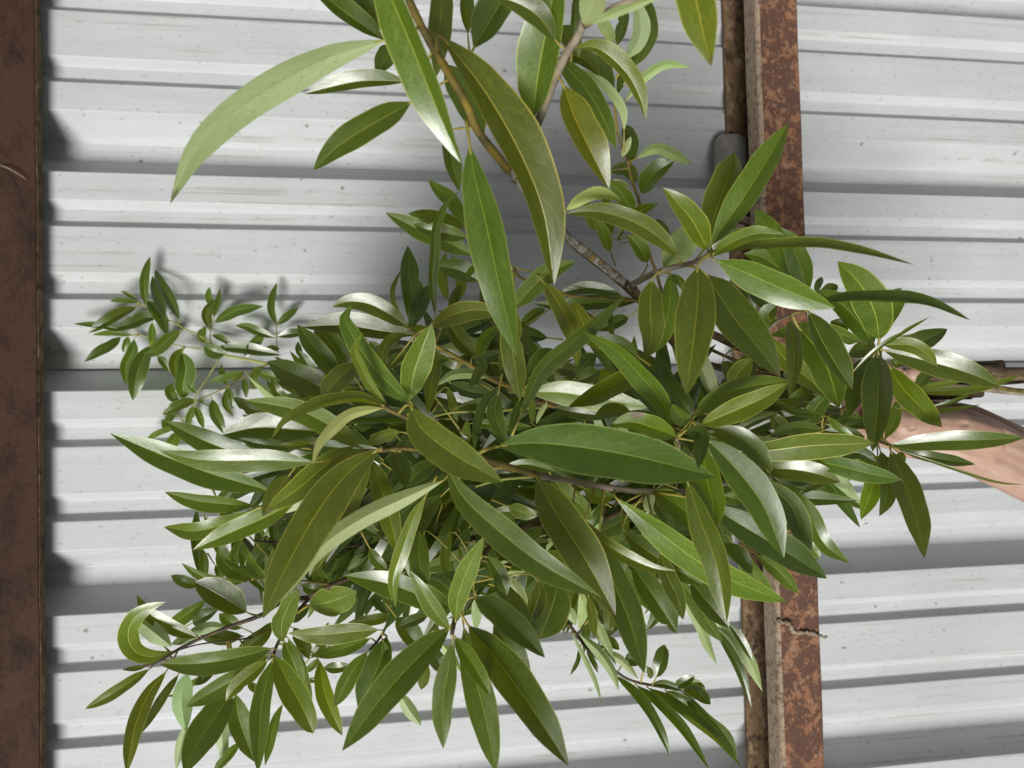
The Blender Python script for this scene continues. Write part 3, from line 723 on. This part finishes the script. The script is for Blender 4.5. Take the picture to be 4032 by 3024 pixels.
G d 855,565 650,460 450,370 218,253 w160 z.565,.55
G d 800,360 600,290 382,258 w120 z.585,.575 p
G d 812,432 650,400 500,370 425,335 w130 z.55,.54 d
G d 795,335 700,170 620,100 528,18 w115 z.61,.6 g
G d 890,745 750,670 588,640 w160 z.6,.59 b
G d 800,722 840,670 875,628 w55 z.56,.56
G d 670,885 630,720 655,538 w85 z.68,.68 p
G d 745,905 765,760 700,555 w85 z.69,.69 p
G d 690,985 720,880 765,775 w75 z.66,.66 d
G d 1150,920 1135,1200 1165,1400 1197,1615 w175 z.505,.50 o
G d 1200,1720 1350,1400 1620,1160 1950,863 w135 z.47,.44 s-.4 d
G d 1363,752 1480,920 1580,1130 1612,1368 w140 z.49,.475 o
G d 1480,835 1700,800 1935,850 w100 z.605,.6 d
G d 2055,895 1700,910 1500,930 1285,910 w115 z.61,.595 d
G d 1582,895 1670,1100 1765,1250 w140 z.535,.53 o y
G d 1195,1085 1290,1000 1375,948 w90 z.62,.62
G d 675,1055 760,1180 875,1315 w140 z.565,.56
G d 878,1315 930,1180 1030,1075 w95 z.58,.58 g
G d 372,1128 250,1180 190,1290 200,1445 w90 z.515,.50 o
G g 1060,400 970,400 920,560 890,795 w105 z.50,.485 o
G d 978,1452 850,1420 700,1430 580,1512 w80 z.525,.505 u
G g 1235,375 1290,440 1240,520 1195,605 w80 z.53,.5
G g 1045,565 1200,630 1385,655 w100 z.545,.545 d
G g 1405,645 1385,800 1460,1000 w130 z.50,.495
G g 1412,588 1300,720 1250,900 1230,1062 w70 z.50,.495 d
G g 1560,690 1520,850 1485,955 w66 z.52,.52 d
G g 1105,745 1270,710 1425,688 w66 z.575,.57
G g 1205,860 1400,870 1645,885 w85 z.58,.58 p
G g 1655,675 1655,770 1655,865 w55 z.53,.53 p
G g 1760,710 1710,790 1680,865 w40 z.54,.54 u
G d 1030,1110 1100,1230 1050,1400 w120 z.6,.6 d
G d 1430,1240 1350,1330 1240,1450 w140 z.56,.56 d
G d 1980,1010 1870,1060 1740,1110 w100 z.64,.63 d
G d 1840,930 1850,1050 1870,1180 w45 z.62,.62 d
G d 2040,1290 1900,1200 1705,1190 w110 z.55,.54 g
G d 1770,1400 1700,1440 1600,1480 w120 z.58,.58 d
G d 1600,1440 1680,1330 1750,1280 w140 z.6,.6 b
G d 560,1300 700,1390 850,1380 w110 z.57,.57 d
G d 240,1380 300,1310 400,1270 w90 z.56,.56
G d 90,1320 200,1260 380,1230 w110 z.58,.58 d
G d 100,1190 150,1230 210,1260 w70 z.64,.64 b
G g 1130,930 1170,1000 1180,830 w70 z.55,.55 p
G g 1040,600 1080,720 1110,850 w70 z.58,.58 p
G g 1440,1180 1620,1160 1820,1210 w80 z.53,.53 g
G l 330,190 500,230 760,260 w110 z.57,.56
G g 1800,1250 1880,1360 1990,1450 w150 z.56,.55 p
G l 0,910 100,950 215,980 w110 z.55,.54 w
G g 1350,1520 1480,1500 1700,1510 w105 z.555,.55 w
G l 60,1180 150,1120 250,1060 w110 z.58,.58 b p
G l 560,780 650,840 780,830 w110 z.52,.51 y g
G l 420,760 530,900 600,1010 w120 z.57,.57 p
G l 700,880 650,980 610,1070 w80 z.55,.55 p d
G l 1050,800 1020,900 1060,980 w85 z.58,.58 u
E e 690,560 678,430 690,320 722,203 w78 z1.060,1.032 b
E e 932,662 860,510 800,410 758,298 w98 z1.060,1.042 b d
E e 835,645 770,500 735,343 w85 z1.070,1.062 b d
E e 842,772 780,640 700,520 w110 z1.065,1.062 b d
E e 622,573 500,620 400,680 273,757 w105 z1.060,1.032 d
E e 785,640 680,650 580,690 473,727 w118 z1.055,1.032 d
E e 632,535 530,515 428,525 w46 z1.060,1.042 s.3
E e 622,515 570,480 510,451 w38 z1.060,1.052 p
E e 600,725 470,725 340,700 165,690 w55 z1.070,1.062 d b
E e 605,775 450,755 303,770 w50 z1.060,1.052 p b
E e 508,788 430,850 340,900 244,967 w90 z1.060,1.032 d
E e 562,782 545,840 525,900 w62 z1.065,1.062 p b
E e 605,800 590,900 545,1000 545,1135 w105 z1.060,1.052 b
E e 722,848 660,960 620,1080 595,1247 w150 z1.055,1.032 b
E e 735,680 742,770 735,872 w66 z1.065,1.062 p b
E e 942,740 850,800 760,885 668,917 w115 z1.050,1.032 p b
E e 950,868 905,950 900,1020 910,1097 w100 z1.050,1.032
E e 955,900 980,1020 960,1130 962,1245 w160 z1.055,1.052 b p
E e 775,925 830,980 865,1045 w75 z1.060,1.062 b
E e 1053,1195 1010,1130 1015,1090 w45 z1.045,1.042 g
E e 925,1265 865,1190 880,1122 w92 z1.050,1.042
E e 1052,1243 960,1270 880,1310 810,1352 w95 z1.015,.99 d
E e 905,1352 850,1390 820,1465 w78 z1.050,1.052 d
E e 935,1428 800,1470 690,1532 w56 z1.050,1.042 p b
E e 930,1480 890,1540 850,1610 w105 z1.050,1.042 b
E e 1040,1288 1005,1380 995,1450 w66 z1.045,1.042 b
E e 1050,1290 1085,1380 1112,1452 w60 z1.045,1.042 b
E e 1172,1238 1190,1340 1230,1420 1262,1492 w100 z1.040,1.032 d
E e 1283,1150 1262,1270 1327,1366 w56 z1.040,1.032 d
E e 1290,1148 1312,1230 1320,1310 w52 z1.045,1.042 b
E e 1287,1140 1248,1060 1240,983 w60 z1.045,1.042 b
E e 1362,1035 1260,1080 1150,1110 w66 z1.045,1.032 p b
E e 1542,995 1480,1060 1470,1172 w78 z1.040,1.032
E e 1405,1035 1350,1080 1310,1110 w50 z1.045,1.042
E e 1398,1085 1410,1160 1420,1230 w55 z1.050,1.052 d
E e 1500,1050 1600,1070 1705,1095 w80 z1.045,1.032 p b
E e 1142,722 1125,610 1205,508 w95 z1.060,1.042 d
E e 1172,580 1148,490 1155,422 w60 z1.070,1.062 p b
E e 1180,650 1215,520 1225,430 w44 z1.075,1.072 d
E e 1185,682 1320,605 1430,578 1542,563 w100 z1.060,1.042 b
E e 1640,702 1597,590 1608,490 1641,392 w66 z1.050,1.042 b d
E e 1642,697 1720,635 1797,573 w70 z1.050,1.042 d
E e 1625,792 1500,745 1420,710 1340,705 w82 z1.045,1.032 d
E e 1645,782 1740,765 1892,752 w82 z1.045,1.032 d
E e 1130,830 1098,780 1122,708 w75 z1.060,1.062 p b
E e 1265,912 1180,890 1112,850 w130 z1.050,1.032 b
E e 1312,847 1240,800 1168,770 w58 z1.060,1.062 d
E e 1210,862 1400,870 1550,895 1677,917 w105 z1.050,1.042 d
E e 1552,765 1470,840 1410,937 w92 z1.050,1.042 p b
E e 1560,885 1600,870 1660,872 w60 z1.050,1.052 d
E e 1070,1240 1100,1260 1150,1288 w28 z1.050,1.042 d
H j 690,815 540,852 420,810 375,690 425,565 540,490 647,455 w150 z.62,.60 w
H j 428,570 540,655 692,777 w140 z.615,.605 u
H j 885,715 700,640 520,530 440,400 w110 z.63,.61 o
H j 1425,790 1150,860 900,900 607,905 w172 z.60,.575 p
H j 1400,830 1200,980 1000,1100 798,1212 w150 z.615,.60
H j 1390,880 1260,985 1150,1085 1088,1172 w120 z.60,.585 y
H j 1432,865 1370,1080 1335,1300 1320,1690 w150 z.605,.58
H j 1442,850 1530,1020 1640,1220 1722,1405 w195 z.59,.565 y O
H j 1508,738 1570,880 1645,1062 w120 z.61,.60 p
H j 1538,715 1620,900 1712,1195 w95 z.625,.62 p
H j 2195,655 2000,670 1780,690 1538,680 w152 z.60,.585 w
H j 1500,742 1490,620 1540,480 1622,357 w160 z.60,.575 w
H j 1235,527 1100,440 980,370 862,310 w215 z.61,.59 d O
H j 890,335 780,310 688,261 w88 z.63,.62 d
H j 1215,310 1050,305 900,260 765,172 w78 z.62,.60 p
H j 1285,275 1150,230 1060,150 1030,58 w120 z.63,.61 p
H j 1372,283 1290,210 1253,92 w88 z.635,.62 p
H j 535,938 400,1030 230,1140 65,1230 w92 z.62,.60 o
H j 655,955 520,1130 420,1380 365,1700 w125 z.605,.58 o o
H j 745,978 640,1130 475,1405 w70 z.62,.61 d o
H j 805,968 765,1150 795,1392 w150 z.65,.64 u b
H j 1135,1108 1000,1300 870,1500 785,1700 w240 z.62,.59 d
H j 1160,1125 1180,1300 1292,1612 w180 z.635,.625
H j 1082,1265 1060,1450 1090,1645 w95 z.67,.67 u
H j 1192,1468 1100,1570 995,1690 w76 z.67,.66
H j 805,1335 760,1500 725,1670 w75 z.67,.67 u
H j 502,923 420,937 343,946 w40 z.63,.62
H j 685,625 820,530 942,438 w110 z.70,.69 g
H j 845,605 930,560 1035,508 w110 z.70,.69 d
H j 1205,643 1100,590 1038,538 w100 z.69,.69 b
H j 1095,640 950,640 785,692 w90 z.65,.64 u
H j 905,713 800,720 688,762 w78 z.64,.63 u
H j 1205,700 1050,725 885,680 w110 z.66,.65 d
H j 1412,638 1320,720 1170,835 w130 z.645,.64
H j 1695,480 1850,450 2035,380 w225 z.61,.585 w O
H j 1765,878 1800,1100 1860,1270 1932,1423 w128 z.645,.63 y g
H j 2115,815 1990,980 1877,1213 w130 z.635,.62 p
H j 1798,930 1900,932 1992,910 w82 z.68,.68
H j 1762,862 1720,910 1665,965 w56 z.68,.68
H j 1690,1010 1720,1020 1760,1000 w42 z.68,.68
H k 595,708 540,900 395,1245 w195 z.62,.60 b
H k 568,735 600,850 665,935 w66 z.615,.61 p
H j 2135,718 1930,790 1698,842 w100 z.62,.605 p
H k 645,553 500,580 308,610 w88 z.64,.63 p
H j 920,70 930,180 930,300 w66 z.70,.70
H j 1205,-10 1150,130 1095,260 w100 z.69,.69
H j 1390,10 1300,150 1215,290 w110 z.69,.69 d
H j 1010,190 1040,240 1050,300 w60 z.71,.71
H j 1400,90 1390,30 1370,-30 w70 z.70,.70 b
H j 1580,640 1640,760 1690,870 w110 z.66,.66 d
H j 1700,860 1780,760 1830,600 w90 z.70,.70
H j 1820,330 1750,230 1690,120 w90 z.65,.64 p
H j 1860,320 1950,170 2030,60 w90 z.66,.66 d
H j 1800,260 1850,130 1900,60 w90 z.67,.67 d
H j 2060,220 2120,100 2200,20 w80 z.67,.67
H j 1560,600 1620,540 1700,470 w90 z.65,.65 b
H j 1640,330 1720,360 1850,340 w100 z.66,.66 b
H j 1290,800 1370,700 1420,600 w100 z.66,.66 d
H j 1010,900 960,980 860,1060 w80 z.68,.67 d
H j 880,1000 800,1080 650,1140 w60 z.68,.67 p
H j 1500,1190 1440,1330 1370,1640 w75 z.68,.67
H j 1250,1050 1280,1080 1300,1110 w60 z.69,.69 d
H j 2210,-30 2100,80 2000,130 w90 z.66,.66
I k 1052,640 800,880 550,1160 273,1532 w250 z.485,.45 s.05
I k 1075,742 1040,950 1000,1200 1005,1517 w168 z.485,.47 p
I k 1090,708 1180,850 1270,990 1347,1133 w128 z.475,.46 y g
I k 1190,630 1400,880 1650,1230 1914,1642 w280 z.485,.445 d
I k 1155,640 1235,1000 1310,1300 1390,1690 w225 z.51,.49
I k 1230,418 1400,530 1580,690 1742,857 w198 z.485,.465 d
I k 1088,500 900,430 600,320 286,260 w200 z.505,.48 s-.05
I k 1052,652 950,530 850,370 768,228 w130 z.47,.46 w
I k 1095,592 1110,420 1180,220 1300,-20 w160 z.47,.45 w
I k 880,-320 790,-150 700,100 640,300 660,492 w115 z.49,.465 w
I k 765,-60 755,120 765,275 w98 z.51,.505 w
I k 830,-60 830,150 882,374 w150 z.505,.495 d
I k 1055,-60 1020,130 1040,292 w82 z.52,.515
I k 1095,405 980,310 885,282 w130 z.52,.515 p
I k 1235,430 1245,550 1240,665 w78 z.58,.58 u
I k 1370,620 1480,780 1632,1035 w180 z.53,.52 d
I k 1370,290 1520,480 1682,712 w140 z.515,.505 d
I k 1325,120 1410,250 1470,405 w120 z.50,.495
I k 1475,260 1540,380 1612,492 w118 z.535,.53 w
I k 1840,320 1790,500 1700,722 w270 z.515,.505
I k 1705,300 1695,450 1660,585 w130 z.505,.505 o
I k 895,548 790,590 672,642 w88 z.53,.525 d
I k 665,565 750,680 862,805 w160 z.56,.56 d
I k 960,790 960,870 1030,960 w130 z.57,.57 d
I k 890,900 870,980 845,1090 w90 z.58,.58 o
I k 690,1120 760,1240 845,1352 w98 z.62,.62 u
I k 1870,560 1910,520 1970,620 w80 z.6,.6 u
I k 2010,430 2020,520 1990,650 w80 z.6,.6 u
I k 1000,760 1060,850 1130,960 w80 z.6,.6 u
I k 1300,20 1350,180 1360,330 w110 z.55,.55 d
I k 470,60 520,150 600,220 w90 z.58,.58
I k 1120,40 1150,120 1090,230 w100 z.56,.56 p
J m 592,985 760,1140 900,1350 1000,1582 w82 z.64,.61 g d
J m 742,1055 920,1200 1100,1400 1275,1670 w84 z.64,.61 g d
J m 828,1075 1000,1190 1300,1420 1512,1655 w90 z.64,.61 s.2 g d
J m 1092,1110 1230,1290 1400,1430 1482,1605 w98 z.64,.61 s-.1 g d
J m 893,1000 925,890 950,763 w112 z.635,.63 O d
J m 1090,1090 1180,1110 1287,1197 w102 z.635,.62 O d
J m 1030,1070 1100,1030 1170,990 w78 z.64,.63 O
J m 1090,1085 1130,1040 1200,1060 1255,1095 w85 z.64,.63 p
J m 860,1050 960,1052 1092,1097 w62 z.64,.635 d
J m 960,1100 1080,1180 1212,1267 w110 z.645,.64 g
J m 465,790 540,745 625,800 w80 z.65,.64 O d
J m 672,880 710,870 772,905 w100 z.64,.635 O d
J m 495,800 640,880 762,1014 w66 z.64,.63 u
J m 825,920 845,960 852,1012 w55 z.63,.62 u
J m 450,560 520,740 600,912 w68 z.63,.62 u
J m 338,690 470,810 570,950 622,1097 w82 z.63,.61 u
J m 280,680 380,880 450,1030 497,1192 w40 z.635,.62 u
J m 330,790 325,880 268,987 w34 z.645,.64 d
J m 385,800 440,900 472,972 w40 z.645,.64 d
J m 230,560 270,540 305,620 w80 z.65,.65 u
J m 470,510 490,540 510,620 w70 z.65,.65 d
J m 480,560 540,610 580,690 w66 z.65,.65 u
'''
def zwall(sx, sy): return (wall_hit(sx, sy) - CAM).dot(FWD)
def pix(tokens):
    t = tokens[0]; return [src(t, *map(float, p.split(',')[:2])) for p in tokens[1:]]
MATS = dict(STEM_BROWN=STEM_BROWN, STEM_GREEN=STEM_GREEN, STEM_OLIVE=STEM_OLIVE, STEM_GREY=STEM_GREY, STEM_DARK=STEM_DARK, LICHEN=LICHEN)
grip = P(*src('z', 300, 330), 0.765)
ROOT, CURVES, seen = {}, {}, {}
for k, (lab, cat) in BR.items():
    ROOT[k] = empty('leafy_branch', grip, lab, cat, 'cut leafy branches in the bunch'); CURVES[k] = []
for ln in STEMS.strip().split('\n'):
    tk = ln.split(); k, mt, rr = tk[0], tk[1], [float(q) / 1000 for q in tk[2].split(',')]
    pts = []; cur = None
    for q in tk[3:]:
        if q.isalpha(): cur = q; continue
        x, y, z = map(float, q.split(','))
        if k == 'E' and cur == 'e': z = zwall(*src(cur, x, y)) - (0.018 if x < 1700 else 0.05)
        pts.append(P(*src(cur, x, y), z))
    v, f, c = tube(pts, rr, 8, knob=0.06)
    new_obj('stem' if k not in seen else 'twig', mesh('stem', v, f), MATS[mt], ROOT[k]); seen[k] = 1
    fine = []
    for a, b in zip(c, c[1:]): fine += [a, (a + b) / 2]
    CURVES[k].append(fine + [c[-1]])
for ln in LEAVES.strip().split('\n'):
    tk = ln.split(); k = tk[0]; t = tk[1]; px = []; w = zb = zt = None; s = 0.0; fl = ''
    for q in tk[2:]:
        if q[0].isdigit() or (q[0] == '-' and ',' in q): px.append(src(t, *map(float, q.split(','))))
        elif q[0] == 'w' and len(q) > 1: w = float(q[1:]) * 0.5425
        elif q[0] == 'z': zb, zt = map(float, q[1:].split(','))
        elif q[0] == 's': s = float(q[1:])
        else: fl += q
    if k == 'E': w *= 0.86
    if k == 'E': zb, zt = zwall(*px[0]) - 0.019, zwall(*px[-1]) - 0.019 + (zt - zb) * 0.4
    if len(px) == 2: px.insert(1, ((px[0][0] + px[1][0]) / 2, (px[0][1] + px[1][1]) / 2))
    build_leaf(px, w, zb, zt, s, fl, ROOT[k], CURVES[k])
# deeper leaves that fill the heart of the bunch
F2S = 4032 / 2212
fillers = []
while len(fillers) < 420:
    x, y = R.uniform(560, 1840), R.uniform(700, 1310)
    e = ((x - 1180) / 630) ** 2 + ((y - 1000) / (300 if 700 < x < 1480 else 250)) ** 2
    if e > 1 or (1180 < x < 1420 and y < 800) or (x > 1500 and y > 1120) or (x < 760 and y > 1120) or (x < 700 and y < 840): continue
    fillers.append((x, y))
low = []
while len(low) < 105:
    x, y = R.uniform(430, 1420), R.uniform(1140, 1420)
    if y > 1260 + 0.16 * (x - 430) and x < 900: continue
    if y > 1330 - 0.28 * abs(x - 900): continue
    low.append((x, y))
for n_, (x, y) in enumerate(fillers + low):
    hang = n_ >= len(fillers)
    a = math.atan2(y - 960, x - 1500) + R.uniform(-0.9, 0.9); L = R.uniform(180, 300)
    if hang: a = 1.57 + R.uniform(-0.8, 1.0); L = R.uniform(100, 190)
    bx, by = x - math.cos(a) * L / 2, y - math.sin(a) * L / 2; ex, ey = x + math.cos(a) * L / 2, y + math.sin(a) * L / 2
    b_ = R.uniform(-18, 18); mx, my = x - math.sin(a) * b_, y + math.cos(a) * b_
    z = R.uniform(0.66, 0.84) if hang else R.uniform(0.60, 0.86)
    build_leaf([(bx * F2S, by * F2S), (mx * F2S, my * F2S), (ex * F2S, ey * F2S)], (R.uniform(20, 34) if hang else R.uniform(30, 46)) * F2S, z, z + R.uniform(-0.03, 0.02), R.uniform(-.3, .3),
               R.choice(['d', 'd', 'dd', 'dd', 'bd', 'bd', 'p', 'u', 'od']), ROOT['GFH'[n_ % 3]], CURVES['GFH'[n_ % 3]], 0.02)  # mostly dark tints, painting in the deep shade inside the bunch

# ------------------------------------------------------------------ hand
def skin_material():
    N = NT('skin'); co = N.n('TexCoord').outputs['Object']
    a = N.noise(co, 30, 4, 0.6); b = N.noise(co, 260, 3, 0.6)
    c = N.mix(a, (0.34, 0.20, 0.145), (0.46, 0.315, 0.24)); c = N.mix(N.math('MULTIPLY', step(N, N.noise(co, 75, 3, 0.6), 0.45, 0.7), 0.4), c, (0.36, 0.17, 0.12))
    bs = N.n('BsdfPrincipled'); N.l(c, bs.inputs['Base Color']); bs.inputs['Roughness'].default_value = 0.5
    bs.inputs['Subsurface Weight'].default_value = 0.12; bs.inputs['Subsurface Radius'].default_value = (0.006, 0.002, 0.001)
    bp = N.n('Bump'); bp.inputs['Strength'].default_value = 0.35; bp.inputs['Distance'].default_value = 0.0012
    vo = N.n('TexVoronoi', feature='DISTANCE_TO_EDGE'); N.l(co, vo.inputs['Vector']); vo.inputs['Scale'].default_value = 420
    N.l(N.math('ADD', N.math('MULTIPLY', vo.outputs['Distance'], 0.5), N.noise(co, 90, 4)), bp.inputs['Height']); N.l(bp.outputs[0], bs.inputs['Normal'])
    return N.done(bs.outputs[0])
def zp(x, y, z): return P(*src('z', x, y), z)
hv, hf = [], []
def blob_chain(pts):                                   # tapered run of overlapping balls, fused below
    for (a, ra), (b, rb) in zip(pts, pts[1:]):
        steps = max(2, int((b - a).length / 0.003))
        for i in range(steps + 1):
            t = i / steps; c = a.lerp(b, t); r = ra + (rb - ra) * t; o = len(hv)
            for p in range(7):
                th = math.pi * p / 6
                for q in range(10):
                    an = 2 * math.pi * q / 10; hv.append(c + r * Vector((math.sin(th) * math.cos(an), math.sin(th) * math.sin(an), math.cos(th))))
            for p in range(6):
                for q in range(10):
                    q2 = (q + 1) % 10; hf.append((o + p * 10 + q, o + p * 10 + q2, o + p * 10 + 10 + q2, o + p * 10 + 10 + q))
# forearm, wrist and back of the hand (two runs side by side give the flat section)
for dy in (-1, 0, 1):
    blob_chain([(zp(2300, 1530 + 95 * dy, .76), .026), (zp(1800, 1300 + 95 * dy, .76), .0235), (zp(1450, 1150 + 100 * dy, .758), .0205), (zp(1150, 1000 + 100 * dy, .756), .021),
                (zp(900, 890 + 95 * dy, .755), .021), (zp(650, 840 + 85 * dy, .757), .0195), (zp(430, 850 + 75 * dy, .76), .0165)])
# ball of the thumb and thumb bent over the stems
blob_chain([(zp(1120, 900, .742), .0195), (zp(880, 815, .730), .0175), (zp(640, 782, .722), .0150), (zp(450, 785, .718), .0150), (zp(350, 770, .718), .0140),
            (zp(285, 700, .722), .0122), (zp(265, 610, .726), .0118), (zp(250, 520, .732), .0108), (zp(240, 455, .738), .0088)])
# heel of the hand behind
blob_chain([(zp(2200, 1330, .768), .024), (zp(1700, 1080, .768), .022), (zp(1450, 975, .77), .0205), (zp(1250, 870, .780), .0195), (zp(980, 740, .792), .0190), (zp(740, 680, .798), .0170), (zp(560, 640, .80), .0140)])
# four fingers closing round the stems from behind
for i in range(4):
    x0 = 420 - i * 175; y0 = 905 - i * 22; r = (.0105, .0108, .0102, .009)[i]
    blob_chain([(zp(480 - i * 60, 880, .765), .014), (zp(x0, y0 - 30, .782), r * 1.15), (zp(x0 - 20, y0 - 210, .80), r * 1.05), (zp(x0 - 10, y0 - 400, .806), r), (zp(x0 + 10, y0 - 560, .795), r * .95),
                (zp(x0 + 25, y0 - 645, .772), r * .9), (zp(x0 + 35, y0 - 610, .752), r * .8)])
hm = mesh('hand_raw', hv, hf); ho = new_obj('hand_raw', hm)
md = ho.modifiers.new('r', 'REMESH'); md.mode = 'VOXEL'; md.voxel_size = 0.0017
sm = ho.modifiers.new('s', 'SMOOTH'); sm.iterations = 5; sm.factor = 0.5
bpy.context.view_layer.update()
ev = ho.evaluated_get(bpy.context.evaluated_depsgraph_get()); me2 = bpy.data.meshes.new_from_object(ev)
bpy.data.objects.remove(ho)
me2.polygons.foreach_set('use_smooth', [True] * len(me2.polygons))
# knuckle creases and the fold beside the thumb pressed into the skin
cre = [(zp(425, 640, .70), zp(445, 800, .70), .0020, .0022), (zp(472, 650, .70), zp(485, 790, .70), .0016, .0016), (zp(393, 650, .70), zp(405, 770, .70), .0015, .0014),
       (zp(600, 640, .715), zp(930, 760, .73), .0030, .0065), (zp(930, 760, .73), zp(1080, 840, .73), .0030, .0025), (zp(960, 760, .728), zp(1020, 900, .73), .0022, .0012), (zp(1180, 1110, .73), zp(1330, 1030, .73), .0025, .0009),
       (zp(1290, 900, .73), zp(1498, 960, .735), .004, .0014)]
for vt in me2.vertices:
    vd = (vt.co - CAM).normalized(); k = (vt.co - CAM).dot(FWD)
    for a, b, wd_, dp in cre:
        ab = b - a; t = max(0, min(1, (vt.co - a).dot(ab) / ab.length_squared)); q = a + ab * t - vt.co; q -= vd * q.dot(vd)
        if q.length < wd_ * 2.5 and k < .765: vt.co += vd * dp * math.exp(-(q.length / wd_) ** 2)
me2.update(); me2.name = 'person'
hand = new_obj('person', me2, skin_material())
tag(hand, 'bare hand and forearm at the right edge gripping the cut stems', 'person')

# ------------------------------------------------------------------ small things on the girt
def lump(path, r, seed, seg=7, n=30):
    rr = random.Random(seed); v, f, c = tube(path, r, seg, n)
    return [q + Vector((rr.uniform(-1, 1), rr.uniform(-1, 1), rr.uniform(-1, 1))) * 0.0022 for q in v], f
gz = lambda t, x, y, yy: wall_hit(*src(t, x, y), yy)
v, f = lump([gz('m', 1770, 590, -D - .001), gz('m', 1850, 610, -D - .0015), gz('m', 1900, 670, -D - .001), gz('m', 2010, 680, -D - .0015), gz('m', 2125, 705, -D - .001)], [.0012, .0036, .0024, .0028, .0008], 3)
web = new_obj('dusty_cobweb', mesh('dusty_cobweb', v, f), TAN); tag(web, 'clump of dusty tan cobweb strung across the rusty girt face', 'cobweb')
# zinc clip behind the leaves
cl = gz('c', 850, 1200, -0.012)
v = []; f = []
out = [(-.022, -.05), (-.022, .03), (-.017, .042), (-.008, .048), (.02, .048), (.03, .04), (.03, -.05)]
for yy in (0, -.006):
    for x, z in out: v.append(cl + Vector((x, yy, z)))
n = len(out); f.append(tuple(range(n))); f.append(tuple(range(2 * n - 1, n - 1, -1)))
for i in range(n): f.append((i, (i + 1) % n, n + (i + 1) % n, n + i))
clip = new_obj('girt_clip', mesh('girt_clip', v, f, False), GALV); tag(clip, 'small grey metal clip plate beside the rusty girt behind the leaves', 'clip')

# dry straw caught on the dark girt
sa, sb = wall_hit(0, 650, -0.034), wall_hit(104, 707, -0.034)
v, f, _ = tube([sa, sa.lerp(sb, 0.5) + Vector((0, -0.004, 0.002)), sb], [.0007, .0009, .0004], 5, 6)
straw = new_obj('dry_straw', mesh('dry_straw', v, f), TAN); tag(straw, 'pale dry straw caught on the dark girt at the left edge', 'straw')
# dead leaves lodged in the channel of the right girt
for n_, (p0, p1, p2, lab) in enumerate((((925, 1580), (990, 1600), (1060, 1640), 'upper dry brown leaf lodged in the rusty girt channel'), ((900, 1640), (960, 1665), (1040, 1690), 'lower dry brown leaf lodged in the rusty girt channel'))):
    pts = [wall_hit(*src('c', *q), -0.03 - 0.01 * i) for i, q in enumerate((p0, p1, p2))]
    c, L = crom(pts, 8); v = []; f = []
    for i, q in enumerate(c):
        w = 0.006 * math.sin(math.pi * (0.08 + 0.84 * i / 8))
        for x in (-1, 0, 1): v.append(q + Vector((0.2 * x * w, -0.5 * abs(x) * w, x * w)))
    for i in range(8):
        for j in range(2): f.append((i * 3 + j, i * 3 + 3 + j, i * 3 + 4 + j, i * 3 + 1 + j))
    dl = new_obj('dry_leaf', mesh('dry_leaf', v, f), TAN); tag(dl, lab, 'dry leaf')
